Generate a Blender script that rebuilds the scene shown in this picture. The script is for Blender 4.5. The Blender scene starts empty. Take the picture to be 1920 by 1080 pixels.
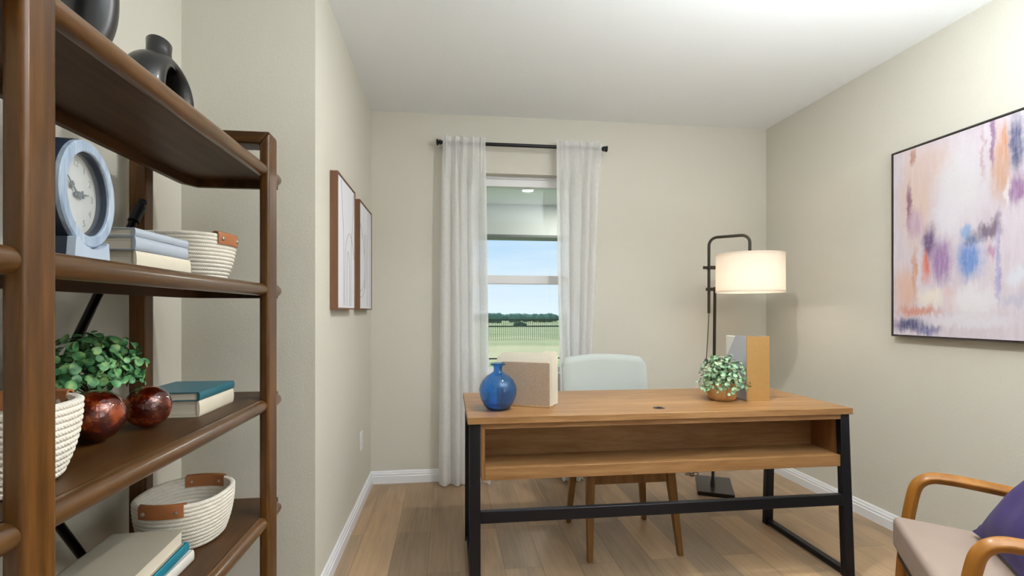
import bpy, bmesh, math, random
from mathutils import Vector, Matrix
from math import sin, cos, pi, radians, atan, sqrt
random.seed(7)
S = bpy.context.scene
COL = S.collection

# ------------------------------------------------------------------ camera
cam_d = bpy.data.cameras.new('camera'); cam = bpy.data.objects.new('camera', cam_d); COL.objects.link(cam)
cam.location = (0, 0, 1.2); cam.rotation_euler = (pi/2, 0, -atan(120/957))
cam_d.sensor_width = 36; cam_d.lens = 36*957/1920; cam_d.shift_y = 43/1920; cam_d.clip_start = .05; cam_d.clip_end = 3000
S.camera = cam
S.view_settings.view_transform = 'Standard'; S.view_settings.look = 'None'
S.view_settings.gamma = 1; S.view_settings.use_curve_mapping = False
S.view_settings.exposure = 0.07

def lin(c, a=1):
    o = []
    for x in c[:3]:
        x /= 255
        o.append(x/12.92 if x <= .04045 else ((x+.055)/1.055)**2.4)
    return (*o, a)

# ------------------------------------------------------------------ node helper
class N:
    def __init__(s, name):
        s.m = bpy.data.materials.new(name); s.m.use_nodes = True
        s.t = s.m.node_tree; s.t.nodes.clear()
        s.out = s.t.nodes.new('ShaderNodeOutputMaterial')
    def n(s, kind, **k):
        nd = s.t.nodes.new('ShaderNode'+kind)
        ins = k.pop('i', {})
        for a, v in k.items(): setattr(nd, a, v)
        for a, v in ins.items():
            if isinstance(v, bpy.types.NodeSocket): s.t.links.new(v, nd.inputs[a])
            else: nd.inputs[a].default_value = v
        return nd
    def co(s, scale=(1, 1, 1), loc=(0, 0, 0), rot=(0, 0, 0)):
        c = s.n('TexCoord'); return s.n('Mapping', i={0: c.outputs['Object'], 1: loc, 2: rot, 3: scale}).outputs[0]
    def noise(s, vec, scale=5, detail=3, rough=.5, dist=0):
        return s.n('TexNoise', i={'Vector': vec, 'Scale': scale, 'Detail': detail, 'Roughness': rough, 'Distortion': dist}).outputs[0]
    def ramp(s, fac, stops):
        r = s.n('ValToRGB', i={0: fac}); e = r.color_ramp.elements
        while len(e) < len(stops): e.new(.5)
        for k, (p, c) in enumerate(stops): e[k].position = p; e[k].color = c if len(c) == 4 else (*c, 1)
        return r.outputs[0]
    def mix(s, f, a, b, mode='MIX'):
        x = s.n('MixRGB', blend_type=mode)
        for k, v in ((0, f), (1, a), (2, b)):
            if isinstance(v, bpy.types.NodeSocket): s.t.links.new(v, x.inputs[k])
            else: x.inputs[k].default_value = v
        return x.outputs[0]
    def math(s, op, a, b=0, c=0):
        x = s.n('Math', operation=op)
        for k, v in enumerate((a, b, c)):
            if isinstance(v, bpy.types.NodeSocket): s.t.links.new(v, x.inputs[k])
            else: x.inputs[k].default_value = v
        return x.outputs[0]
    def bump(s, h, strength=.2, dist=.01):
        return s.n('Bump', i={'Height': h, 'Strength': strength, 'Distance': dist}).outputs[0]
    def bsdf(s, color, rough=.5, metal=0, normal=None, **ext):
        p = s.n('BsdfPrincipled')
        for k, v in (('Base Color', color), ('Roughness', rough), ('Metallic', metal), ('Normal', normal), *[(a.replace('_', ' '), b) for a, b in ext.items()]):
            if v is None: continue
            if isinstance(v, bpy.types.NodeSocket): s.t.links.new(v, p.inputs[k])
            else: p.inputs[k].default_value = v
        s.t.links.new(p.outputs[0], s.out.inputs[0]); return s.m
    def surf(s, sh): s.t.links.new(sh, s.out.inputs[0]); return s.m

def plain(name, c, rough=.5, metal=0, bump=0, bscale=200, var=.06, **e):
    q = N(name); v = q.co()
    nz = q.noise(v, 12, 3)
    a = lin(c); b = tuple(x*(1-var) for x in a[:3])+(1,)
    col = q.mix(nz, b, tuple(min(1, x*(1+var)) for x in a[:3])+(1,))
    nm = q.bump(q.noise(v, bscale, 2), bump, .003) if bump else None
    return q.bsdf(col, rough, metal, nm, **e)

def wood(name, dark, light, axis='Y', rough=.35, freq=1.0, coat=0, mid=None, bmp=.06):
    q = N(name)
    sc = {'X': (1.2, 14, 14), 'Y': (14, 1.2, 14), 'Z': (14, 14, 1.2)}[axis]
    sc = tuple(x*freq for x in sc)
    v = q.co(sc)
    big = q.noise(v, .9, 4, .55, 1.2)
    fine = q.noise(q.co(tuple(x*7 for x in sc)), 1.1, 4, .65)
    f = q.math('MULTIPLY_ADD', fine, .35, q.math('MULTIPLY', big, .75))
    col = q.ramp(f, [(.36, lin(dark)), (.54, lin(mid or tuple((a+b)/2 for a, b in zip(dark, light)))), (.74, lin(light))])
    nm = q.bump(fine, bmp, .002) if bmp else None
    return q.bsdf(col, rough, 0, nm, Coat_Weight=coat, Coat_Roughness=.2, Specular_IOR_Level=.35)

# ------------------------------------------------------------------ world (blue sky, thin streaks of cloud)
W = bpy.data.worlds.new('sky'); S.world = W; W.use_nodes = True
wt = W.node_tree; wt.nodes.clear()
def wn(kind, ins={}, **k):
    nd = wt.nodes.new('ShaderNode'+kind)
    for a, v in k.items(): setattr(nd, a, v)
    for a, v in ins.items():
        if isinstance(v, bpy.types.NodeSocket): wt.links.new(v, nd.inputs[a])
        else: nd.inputs[a].default_value = v
    return nd
tc = wn('TexCoord'); sp = wn('SeparateXYZ', {0: tc.outputs['Generated']})
rp = wn('ValToRGB', {0: sp.outputs[2]})
el = rp.color_ramp.elements
el[0].position = 0; el[0].color = lin((228, 240, 252))
el[1].position = .16; el[1].color = lin((176, 212, 246))
e = el.new(.6); e.color = lin((120, 170, 230))
mp = wn('Mapping', {0: tc.outputs['Generated'], 3: (1.5, 1.5, 16)})
nz = wn('TexNoise', {'Vector': mp.outputs[0], 'Scale': 1.6, 'Detail': 5, 'Roughness': .6})
mr = wn('MapRange', {0: nz.outputs[0], 1: .42, 2: .75, 3: 0, 4: .75})
mx = wn('MixRGB', {0: mr.outputs[0], 1: rp.outputs[0], 2: lin((236, 243, 252))})
bg = wn('Background', {0: mx.outputs[0], 1: 1.15}); wo = wn('OutputWorld', {0: bg.outputs[0]})

# ------------------------------------------------------------------ lights
def area(name, loc, rot, sx, sy, power, color=(1, 1, 1), shape='RECTANGLE'):
    l = bpy.data.lights.new(name, 'AREA'); l.shape = shape; l.size = sx; l.size_y = sy; l.energy = power; l.color = color
    o = bpy.data.objects.new(name, l); o.location = loc; o.rotation_euler = rot; COL.objects.link(o); return o
sun = bpy.data.lights.new('sun', 'SUN'); sun.energy = 4.2; sun.angle = radians(.6); sun.color = (1, .96, .9)
so = bpy.data.objects.new('sun', sun); so.rotation_euler = (radians(-42), 0, radians(14)); COL.objects.link(so)
def point(name, loc, power, color, r):
    l = bpy.data.lights.new(name, 'POINT'); l.energy = power; l.color = color; l.shadow_soft_size = r
    o = bpy.data.objects.new(name, l); o.location = loc; COL.objects.link(o); return o
area('recessed_ceiling_light', (.91, 1.75, 2.583), (0, 0, 0), .12, .12, 26, (1, .98, .945), 'DISK')
area('side_window_light', (2.39, -.95, 1.45), (radians(90), 0, radians(90)), 1.3, 1.5, 15, (.93, .97, 1))
area('upward_fill_light', (1.42, .66, 1.80), (radians(180), 0, 0), .6, .6, 101, (.90, .97, 1), 'DISK')  # added fill facing up to brighten the ceiling; no lamp hangs there
for k_ in range(3): area('porch_light_and_fill', (-.6+2.1*k_, 5.83, 2.58), (0, 0, 0), .16, .16, 30, (1, .96, .9), 'DISK')  # middle lamp belongs to the recessed fixture; outer two are added porch fill

# ------------------------------------------------------------------ mesh builder
class MB:
    def __init__(s): s.b = bmesh.new()
    def box(s, lo, hi, M=None):
        vs = [s.b.verts.new((x, y, z)) for x in (lo[0], hi[0]) for y in (lo[1], hi[1]) for z in (lo[2], hi[2])]
        if M is not None:
            for v in vs: v.co = M @ v.co
        for f in ((0, 1, 3, 2), (4, 6, 7, 5), (0, 4, 5, 1), (2, 3, 7, 6), (0, 2, 6, 4), (1, 5, 7, 3)):
            s.b.faces.new([vs[k] for k in f])
        return s
    def hexa(s, bot, top):       # four bottom points, four top points, same order
        a = [s.b.verts.new(p) for p in bot]; b = [s.b.verts.new(p) for p in top]; n = len(a)
        s.b.faces.new(a[::-1]); s.b.faces.new(b)
        for k in range(n): s.b.faces.new((a[k], a[(k+1) % n], b[(k+1) % n], b[k]))
        return s
    def rings(s, rs, cap=True, close=False):
        R = [[s.b.verts.new(p) for p in r] for r in rs]; n = len(R[0])
        pairs = list(zip(R, R[1:])) + ([(R[-1], R[0])] if close else [])
        for a, b in pairs:
            for k in range(n): s.b.faces.new((a[k], a[(k+1) % n], b[(k+1) % n], b[k]))
        if cap and not close: s.b.faces.new(R[0][::-1]); s.b.faces.new(R[-1])
        return s
    def tube(s, pts, r, n=12, cap=True, sq=None):
        pts = [Vector(p) for p in pts]; rs = []
        rr = r if isinstance(r, (list, tuple)) else [r]*len(pts)
        up = None
        for k, p in enumerate(pts):
            d = (pts[min(k+1, len(pts)-1)]-pts[max(k-1, 0)]).normalized()
            if up is None:
                up = Vector((0, 0, 1)) if abs(d.z) < .9 else Vector((1, 0, 0))
            a = d.cross(up).normalized(); up = a.cross(d).normalized()
            if sq:
                w, h_ = sq; q = []
                for t in range(n):
                    an = 2*pi*t/n+pi/n
                    c_, s_ = cos(an), sin(an); e_ = .35
                    q.append(p+a*(w*abs(c_)**e_*(1 if c_ > 0 else -1))+up*(h_*abs(s_)**e_*(1 if s_ > 0 else -1)))
                rs.append(q)
            else:
                rs.append([p+(a*cos(2*pi*t/n)+up*sin(2*pi*t/n))*rr[k] for t in range(n)])
        return s.rings(rs, cap)
    def lathe(s, prof, c=(0, 0, 0), n=32, ax=1, ay=1, cap=False):
        rs = [[(c[0]+r*ax*cos(2*pi*t/n), c[1]+r*ay*sin(2*pi*t/n), c[2]+z) for t in range(n)] for r, z in prof]
        return s.rings(rs, cap)
    def prism(s, poly, z0, z1):
        return s.hexa([(x, y, z0) for x, y in poly], [(x, y, z1) for x, y in poly])
    def sphere(s, c, r, n=24, sc=(1, 1, 1)):
        rs = []
        for k in range(1, n//2):
            a = pi*k/(n//2)
            rs.append([(c[0]+r*sc[0]*sin(a)*cos(2*pi*t/n), c[1]+r*sc[1]*sin(a)*sin(2*pi*t/n), c[2]-r*sc[2]*cos(a)) for t in range(n)])
        return s.rings(rs, True)
    def mat(s, M):
        for v in s.b.verts: v.co = M @ v.co
        return s
    def obj(s, name, m, parent=None, bevel=0, smooth=True, seg=2, angle=35, normals=True):
        if normals: bmesh.ops.recalc_face_normals(s.b, faces=s.b.faces)
        me = bpy.data.meshes.new(name)
        # local origin at the parent's base so that the parts sit in world coordinates
        s.b.to_mesh(me); s.b.free()
        me.materials.append(m)
        o = bpy.data.objects.new(name, me); COL.objects.link(o)
        if smooth:
            for p in me.polygons: p.use_smooth = True
            me.set_sharp_from_angle(angle=radians(angle))
        if bevel:
            bv = o.modifiers.new('bevel', 'BEVEL'); bv.width = bevel; bv.segments = seg; bv.limit_method = 'ANGLE'; bv.angle_limit = radians(40)
        if parent is not None:
            o.parent = parent
            if parent.type == 'EMPTY': o.matrix_parent_inverse = Matrix.Translation(-parent.location)
        return o
def thing(name, label, cat, loc, group=None):
    o = bpy.data.objects.new(name, None); o.empty_display_size = .1; COL.objects.link(o); o.location = loc
    return tag(o, label, cat, group)
def tag(o, label, cat, group=None):
    o['label'] = label; o['category'] = cat
    if group: o['group'] = group
    return o
def struct(o): o['kind'] = 'structure'; return o
def plabel(o, t): o['label'] = t; return o
def frame_matrix(origin, xdir):
    """Local frame: x along xdir (horizontal), z up."""
    x = Vector((xdir[0], xdir[1], 0)).normalized(); z = Vector((0, 0, 1)); y = z.cross(x)
    return Matrix.Translation(Vector(origin)) @ Matrix((x, y, z)).transposed().to_4x4()
def arc(c, r, a0, a1, n, u, v):
    u, v, c = Vector(u), Vector(v), Vector(c)
    return [c+u*(r*cos(a0+(a1-a0)*k/n))+v*(r*sin(a0+(a1-a0)*k/n)) for k in range(n+1)]

# ------------------------------------------------------------------ materials
def m_wall():
    q = N('wall_paint'); v = q.co()
    c = q.mix(q.noise(v, 1.5, 2), lin((206, 202, 190)), lin((211, 207, 195)))
    b = q.bump(q.noise(v, 130, 3, .6), .28, .0035)
    return q.bsdf(c, .75, 0, b)
WALL = m_wall()
def m_ceil():
    q = N('ceiling_paint'); v = q.co()
    return q.bsdf(lin((236, 239, 240)), .85, 0, q.bump(q.noise(v, 90, 3, .6), .25, .004))
CEIL = m_ceil()
TRIM = plain('white_trim_paint', (233, 234, 238), .35, var=.01)
VINYL = plain('white_vinyl', (226, 226, 228), .4, var=.01)
def m_floor():
    q = N('plank_floor'); c = q.n('TexCoord')
    sx = q.n('SeparateXYZ', i={0: c.outputs['Object']})
    V = q.n('CombineXYZ', i={0: q.math('ADD', sx.outputs[1], 20.37), 1: q.math('ADD', sx.outputs[0], -.262+.178*40)}).outputs[0]
    br = q.n('TexBrick', offset=.37, offset_frequency=2, squash=1, i={'Vector': V, 'Scale': 1, 'Mortar Size': .0011, 'Mortar Smooth': .3, 'Bias': 0, 'Brick Width': 1.22, 'Row Height': .178,
        'Color1': (0, 0, 0, 1), 'Color2': (1, 1, 1, 1), 'Mortar': (.5, .5, .5, 1)})
    tone = br.outputs[0]
    # shift grain per plank
    gv = q.n('Mapping', i={0: c.outputs['Object'], 3: (9, .9, 1)}).outputs[0]
    off = q.n('VectorMath', operation='SCALE', i={0: tone, 'Scale': 37.0}).outputs[0]
    gv = q.n('VectorMath', operation='ADD', i={0: gv, 1: off}).outputs[0]
    big = q.noise(gv, .9, 4, .6, .8)
    blot = q.noise(q.n('VectorMath', operation='ADD', i={0: q.n('Mapping', i={0: c.outputs['Object'], 3: (3.5, 1.1, 1)}).outputs[0], 1: off}).outputs[0], 1.3, 3, .5, .4)
    gf = q.n('VectorMath', operation='ADD', i={0: q.n('Mapping', i={0: c.outputs['Object'], 3: (75, 3, 1)}).outputs[0], 1: off}).outputs[0]
    fine = q.noise(gf, 1, 4, .6)
    base = q.ramp(tone, [(0, lin((148, 124, 98))), (.3, lin((176, 146, 112))), (.55, lin((150, 129, 107))), (.8, lin((180, 148, 112))), (1, lin((132, 113, 94)))])
    col = q.mix(q.math('MULTIPLY', q.ramp(big, [(.5, (0, 0, 0)), (.75, (1, 1, 1))]), .45), base, lin((124, 103, 82)))
    col = q.mix(q.math('MULTIPLY', q.ramp(blot, [(.48, (0, 0, 0)), (.72, (1, 1, 1))]), .7), col, lin((98, 85, 70)))
    col = q.mix(.22, col, q.ramp(fine, [(.3, lin((110, 82, 60))), (.7, lin((205, 168, 128)))]))
    col = q.mix(q.math('MULTIPLY', br.outputs['Fac'], .75), col, lin((70, 50, 36)))
    h = q.math('SUBTRACT', q.math('MULTIPLY', fine, .25), br.outputs['Fac'])
    return q.bsdf(col, q.n('MapRange', i={0: fine, 1: 0, 2: 1, 3: .36, 4: .5}).outputs[0], 0, q.bump(h, .25, .002))
FLOOR = m_floor()
DESKW = wood('honey_desk_wood', (122, 84, 46), (174, 132, 88), 'X', .42, 1.0, .15)
WAL_Y = wood('walnut_lengthwise', (42, 23, 4), (88, 54, 16), 'Y', .46, 1.0, 0)
WAL_Z = wood('walnut_upright', (56, 32, 8), (112, 72, 28), 'Z', .36, 1.0, .1)
WAL_R = wood('walnut_rail', (64, 40, 16), (112, 76, 40), 'Y', .3, .6, .5, bmp=0)
WAL_X = wood('walnut_crosswise', (50, 29, 7), (98, 62, 24), 'X', .36, 1.0, .1)
CHW = wood('chair_wood', (106, 72, 34), (148, 106, 58), 'Z', .45)
ARMW = wood('amber_armchair_wood', (124, 76, 20), (166, 110, 42), 'Z', .4, .5, .15)
FRW = wood('frame_wood', (98, 66, 46), (124, 88, 64), 'Z', .6)
BLACK = plain('black_metal', (30, 30, 36), .38, .6, var=.05)
BRONZE = plain('dark_bronze', (66, 62, 54), .38, .8, var=.05)
ROD = plain('black_rod_enamel', (24, 26, 32), .35, .4)
BRACE = plain('black_brace_steel', (22, 17, 17), .25, .7)
SILVER = plain('brushed_steel', (200, 200, 205), .25, 1)
def m_fabric(name, c, sc=900, str_=.35, rough=.9, var=.08, blot=6):
    q = N(name); v = q.co()
    w1 = q.n('TexWave', wave_type='BANDS', bands_direction='X', i={'Vector': v, 'Scale': sc/6, 'Distortion': .6, 'Detail': 1}).outputs[1]
    w2 = q.n('TexWave', wave_type='BANDS', bands_direction='Z', i={'Vector': v, 'Scale': sc/6, 'Distortion': .6, 'Detail': 1}).outputs[1]
    h = q.math('ADD', q.math('MULTIPLY', w1, .5), q.math('ADD', q.math('MULTIPLY', w2, .5), q.noise(v, sc, 2)))
    a = lin(c)
    col = q.mix(q.noise(v, blot, 3), tuple(x*(1-var) for x in a[:3])+(1,), tuple(min(1, x*(1+var)) for x in a[:3])+(1,))
    return q.bsdf(col, rough, 0, q.bump(h, str_, .001), Sheen_Weight=.05)
GREYF = m_fabric('pale_grey_fabric', (172, 178, 174), var=.03)
PINKF = m_fabric('blush_suede', (148, 129, 117), 900, .2, .95, .05, 9)
PURPF = m_fabric('purple_velvet', (48, 32, 88), 700, .2, .85, .12)
def m_sheer():
    q = N('sheer_linen'); c = q.n('TexCoord')
    n1 = q.noise(q.n('Mapping', i={0: c.outputs['Object'], 3: (900, 900, 30)}).outputs[0], 1, 2)
    n2 = q.noise(q.n('Mapping', i={0: c.outputs['Object'], 3: (40, 40, 900)}).outputs[0], 1, 2)
    g = q.math('ADD', q.math('MULTIPLY', n1, .5), q.math('MULTIPLY', n2, .5))
    col = q.ramp(g, [(.3, lin((242, 242, 243))), (.7, lin((252, 252, 252)))])
    d = q.n('BsdfDiffuse', i={0: col}); t = q.n('BsdfTranslucent', i={0: col}); tr = q.n('BsdfTransparent')
    a = q.n('MixShader', i={0: .5, 1: d.outputs[0], 2: t.outputs[0]})
    f = q.n('MapRange', i={0: g, 1: .35, 2: .65, 3: .21, 4: .11}).outputs[0]
    b = q.n('MixShader', i={0: f, 1: a.outputs[0], 2: tr.outputs[0]})
    return q.surf(b.outputs[0])
SHEER = m_sheer()
def m_glasspane():
    q = N('window_glass'); tr = q.n('BsdfTransparent', i={0: (.93, .96, .95, 1)}); g = q.n('BsdfGlossy', i={1: .02})
    fr = q.n('Fresnel', i={0: 1.45})
    return q.surf(q.n('MixShader', i={0: fr.outputs[0], 1: tr.outputs[0], 2: g.outputs[0]}).outputs[0])
PANE = m_glasspane()
def m_shade():
    q = N('linen_lamp_shade'); col = lin((250, 244, 236))
    d = q.n('BsdfDiffuse', i={0: col}); t = q.n('BsdfTranslucent', i={0: col})
    return q.surf(q.n('MixShader', i={0: .55, 1: d.outputs[0], 2: t.outputs[0]}).outputs[0])
SHADE = m_shade()
def m_glow(name, c, s):
    q = N(name); return q.surf(q.n('Emission', i={0: (*c, 1), 1: s}).outputs[0])
def m_leaf(name, a, b, c):
    q = N(name); v = q.co()
    col = q.ramp(q.noise(v, 45, 2), [(.3, lin(a)), (.5, lin(b)), (.72, lin(c))])
    return q.bsdf(col, .45, 0, None, Subsurface_Weight=0.0)
LEAF1 = m_leaf('shelf_plant_leaves', (34, 86, 48), (84, 146, 92), (158, 192, 120))
LEAF2 = m_leaf('desk_plant_leaves', (70, 108, 84), (136, 172, 136), (200, 212, 164))
STEM = plain('stem_green', (70, 100, 60), .6)
def m_rope():
    q = N('cotton_rope'); v = q.co()
    w = q.n('TexWave', wave_type='BANDS', bands_direction='DIAGONAL', i={'Vector': v, 'Scale': 85, 'Distortion': 1.5, 'Detail': 1}).outputs[1]
    col = q.mix(q.noise(v, 60, 3), lin((214, 206, 192)), lin((238, 233, 222)))
    return q.bsdf(col, .9, 0, q.bump(w, .35, .002))
ROPE = m_rope()
LEATHER = plain('tan_leather', (152, 92, 50), .45, bump=.2, bscale=250, var=.12)
RIVET = plain('steel_rivet', (190, 182, 172), .3, 1)
PAGES = N('book_pages'); _v = PAGES.co((3, 3, 900)); PAGES = PAGES.bsdf(PAGES.ramp(PAGES.noise(_v, 1, 2), [(.3, lin((198, 186, 166))), (.7, lin((232, 224, 208)))]), .8)
def m_blueglass():
    q = N('cobalt_glass')
    p = q.n('BsdfPrincipled', i={'Base Color': lin((116, 186, 245)), 'Roughness': .0, 'IOR': 1.3, 'Transmission Weight': .95, 'Coat Weight': .5})
    return q.surf(p.outputs[0])
BLUEG = m_blueglass()
def m_amber():
    q = N('crackled_amber_glass'); v = q.co()
    vo = q.n('TexVoronoi', feature='DISTANCE_TO_EDGE', i={'Vector': v, 'Scale': 75}).outputs[0]
    nz = q.noise(v, 22, 4, .6)
    col = q.ramp(nz, [(.34, lin((34, 7, 3))), (.5, lin((88, 20, 7))), (.66, lin((176, 80, 34)))])
    p = q.n('BsdfPrincipled', i={'Base Color': col, 'Roughness': .07, 'Transmission Weight': .2, 'Metallic': .2, 'Coat Weight': 1, 'Coat Roughness': .02, 'Normal': q.bump(vo, .7, .003)})
    return q.surf(p.outputs[0])
AMBER = m_amber()
MATTEB = plain('satin_black_ceramic', (18, 18, 19), .34, 0, .04, 300, Coat_Weight=.3)
CLOCKW = wood('whitewashed_blue_wood', (124, 140, 160), (190, 200, 212), 'Z', .6, 2.0, mid=(154, 170, 190))

# ------------------------------------------------------------------ room shell
XL, XR, YF, H = -.532, 2.42, 3.64, 2.592
XA, YA, YB = -1.036, 2.144, -2.2           # alcove side wall, alcove end wall, rear wall
T = .12
WX0, WX1, WZ0, WZ1 = .13, .95, .735, 2.185 # window opening
struct(MB().box((-1.3, -2.4, -.1), (2.6, 3.85, 0)).obj('floor', FLOOR, smooth=False))
struct(MB().box((-1.3, -2.4, H), (2.6, 3.85, H+.15)).obj('ceiling', CEIL, smooth=False))
w = MB()
w.box((XL, YF, 0), (WX0, YF+.18, H)); w.box((WX1, YF, 0), (XR+T, YF+.18, H))
w.box((WX0, YF, 0), (WX1, YF+.18, WZ0)); w.box((WX0, YF, WZ1), (WX1, YF+.18, H))
struct(w.obj('wall_far', WALL, smooth=False))
struct(MB().box((XL-T, YA, 0), (XL, YF+.18, H)).obj('wall_left', WALL, smooth=False))
struct(MB().box((XA-T, YA, 0), (XL-T, YA+T, H)).obj('wall_alcove_end', WALL, smooth=False))
struct(MB().box((XA-T, YB, 0), (XA, YA, H)).obj('wall_alcove_side', WALL, smooth=False))
struct(MB().box((XR, YB, 0), (XR+T, YF+.18, H)).obj('wall_right', WALL, smooth=False))
struct(MB().box((XA-T, YB-T, 0), (XR+T, YB, H)).obj('wall_rear', WALL, smooth=False))
def base_profile():
    return [(0, 0), (.016, 0), (.016, .050), (.0125, .054), (.0125, .066), (.009, .070), (.007, .080), (.0035, .086), (0, .087)]
def baseboard(name, p0, p1, nrm, m0=0, m1=0):
    p0, p1, nrm = Vector(p0), Vector(p1), Vector(nrm); d = (p1-p0).normalized(); rs = []
    for p, mt in ((p0, m0), (p1, m1)):
        rs.append([p+nrm*t+d*(mt*t)+Vector((0, 0, z)) for t, z in base_profile()])
    struct(MB().rings(rs).obj(name, TRIM, smooth=False))
e = .0005
baseboard('baseboard_far', (XL, YF-e, 0), (XR, YF-e, 0), (0, -1, 0), 1, -1)
baseboard('baseboard_left', (XL+e, YA, 0), (XL+e, YF, 0), (1, 0, 0), -1, -1)
baseboard('baseboard_right', (XR-e, YB, 0), (XR-e, YF, 0), (-1, 0, 0), 0, -1)
baseboard('baseboard_alcove_end', (XA, YA-e, 0), (XL, YA-e, 0), (0, -1, 0), 1, 1)
baseboard('baseboard_alcove_side', (XA+e, YB, 0), (XA+e, YA, 0), (1, 0, 0), 0, -1)

# window: vinyl frame, meeting rail, two panes, sill
yf0, yf1 = YF+.085, YF+.15
win = thing('window_1', 'white single-hung window between the two sheer curtains', 'window', (.54, yf0, WZ0)); win['kind'] = 'structure'
fr = MB()
fw = .05
fr.box((WX0, yf0, WZ0), (WX0+fw, yf1, WZ1)); fr.box((WX1-fw, yf0, WZ0), (WX1, yf1, WZ1))
fr.box((WX0, yf0, WZ1-fw-.022), (WX1, yf1, WZ1)); fr.box((WX0, yf0, WZ0), (WX1, yf1, WZ0+fw))
fr.box((WX0+.01, yf0-.012, WZ1-.02), (WX1-.01, yf0, WZ1))
fr.obj('window_frame', VINYL, win, bevel=.003)
MB().box((WX0+fw, yf0+.006, 1.398), (WX1-fw, yf1-.006, 1.462)).obj('meeting_rail', VINYL, win, bevel=.004)
MB().box((WX0+fw, yf0+.022, WZ0+fw), (WX1-fw, yf0+.026, 1.398)).obj('window_pane', PANE, win, smooth=False)
MB().box((WX0+fw, yf0+.044, 1.462), (WX1-fw, yf0+.048, WZ1-fw-.022)).obj('window_pane', PANE, win, smooth=False)
MB().box((WX0, YF-.0, WZ0-.0), (WX1, yf0, WZ0+.014)).obj('window_sill', TRIM, win, bevel=.004)

rl = thing('recessed_ceiling_light', 'round white recessed downlight in the room ceiling above the desk front', 'ceiling light', (.91, 1.75, H))
MB().lathe([(.076, 0), (.095, 0), (.097, -.004), (.090, -.008), (.077, -.006)], (.91, 1.75, H)).obj('trim_ring', TRIM, rl)
MB().lathe([(.076, -.002), (.04, -.003), (.0005, -.003)], (.91, 1.75, H)).obj('lens', VINYL, rl)
# ------------------------------------------------------------------ outdoors
PORCH = plain('porch_stucco', (198, 200, 198), .9, bump=.2, bscale=60, var=.02)
struct(MB().box((-6, YF+.18, 2.60), (9, 6.66, 2.74)).obj('ceiling_porch', PORCH, smooth=False))
struct(MB().box((-6, 6.64, 2.195), (9, 6.9, 2.74)).obj('trim_porch_beam', PORCH, smooth=False))
struct(MB().box((-6, 6.6, 2.165), (9, 6.94, 2.195)).obj('trim_porch_drip', plain('dark_drip_edge', (96, 98, 100), .6), smooth=False))
struct(MB().box((-1.6, -2.7, H+.15), (9, 3.9, H+.3)).obj('ceiling_roof_deck', PORCH, smooth=False))
struct(MB().box((-6, YF+.181, -.1), (WX0-.05, YF+.3, 2.6)).box((WX1+.05, YF+.181, -.1), (9, YF+.3, 2.6)).box((WX0-.05, YF+.181, -.1), (WX1+.05, YF+.3, WZ0-.03)).box((WX0-.05, YF+.181, WZ1+.03), (WX1+.05, YF+.3, 2.6)).obj('wall_outer', PORCH, smooth=False))
lt = thing('recessed_porch_light', 'round lit recessed light in the porch ceiling outside the window', 'ceiling light', (1.505, 5.83, 2.60))
MB().lathe([(.055, 0), (.075, 0), (.078, -.004), (.072, -.008), (.056, -.006)], (1.505, 5.83, 2.60)).obj('trim_ring', TRIM, lt)
MB().lathe([(.056, -.0055), (.02, -.0062), (.0005, -.0062)], (1.505, 5.83, 2.60)).obj('lens', m_glow('porch_lens', (1, .97, .88), 6), lt)
def m_grass():
    q = N('meadow'); c = q.n('TexCoord'); s_ = q.n('SeparateXYZ', i={0: c.outputs['Object']})
    v = q.n('Mapping', i={0: c.outputs['Object'], 3: (.05, .22, .2)}).outputs[0]
    g = q.noise(v, 1, 4, .6, .5)
    col = q.ramp(g, [(.32, lin((112, 138, 84))), (.5, lin((146, 158, 104))), (.68, lin((186, 178, 132)))])
    band = q.ramp(q.n('MapRange', i={0: s_.outputs[1], 1: 10, 2: 60}).outputs[0], [(0, (.05, .05, .05)), (.06, (.1, .1, .1)), (.11, (.85, .85, .85)), (.25, (.6, .6, .6)), (.45, (.05, .05, .05))])
    col = q.mix(band, col, lin((196, 184, 140)))
    near = q.ramp(q.n('MapRange', i={0: s_.outputs[1], 1: 9, 2: 16}).outputs[0], [(0, (1, 1, 1)), (.45, (1, 1, 1)), (.55, (0, 0, 0))])
    col = q.mix(near, col, lin((110, 150, 78)))
    return q.bsdf(col, .95, 0, q.bump(q.noise(q.co((6, 6, 6)), 2, 4), .4, .05))
gm = MB(); ys = [3.7, 8, 12.5, 20, 40, 80, 160, 300, 420, 520]; zs = [-.12, -.13, -.15, -.3, -.9, -1.9, -3.9, -7, -8.2, -8.4]
n = 40; rows = []
for y, z in zip(ys, zs):
    X = 14+y*1.1
    rows.append([gm.b.verts.new((-X+2*X*k/n, y, z+(.02*y**.6*sin(k*1.7+y) if y > 30 else 0))) for k in range(n+1)])
for a, b in zip(rows, rows[1:]):
    for k in range(n): gm.b.faces.new((a[k], a[k+1], b[k+1], b[k]))
o = gm.obj('meadow', m_grass()); struct(o)
struct(MB().box((-6, YF+.3, -.2), (9, 6.9, -.06)).obj('floor_patio', plain('patio_concrete', (176, 174, 168), .85)))
struct(MB().box((-12, 11.2, -.2), (16, 11.5, -.07)).obj('trim_kerb', plain('kerb_concrete', (158, 168, 176), .85)))
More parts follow.
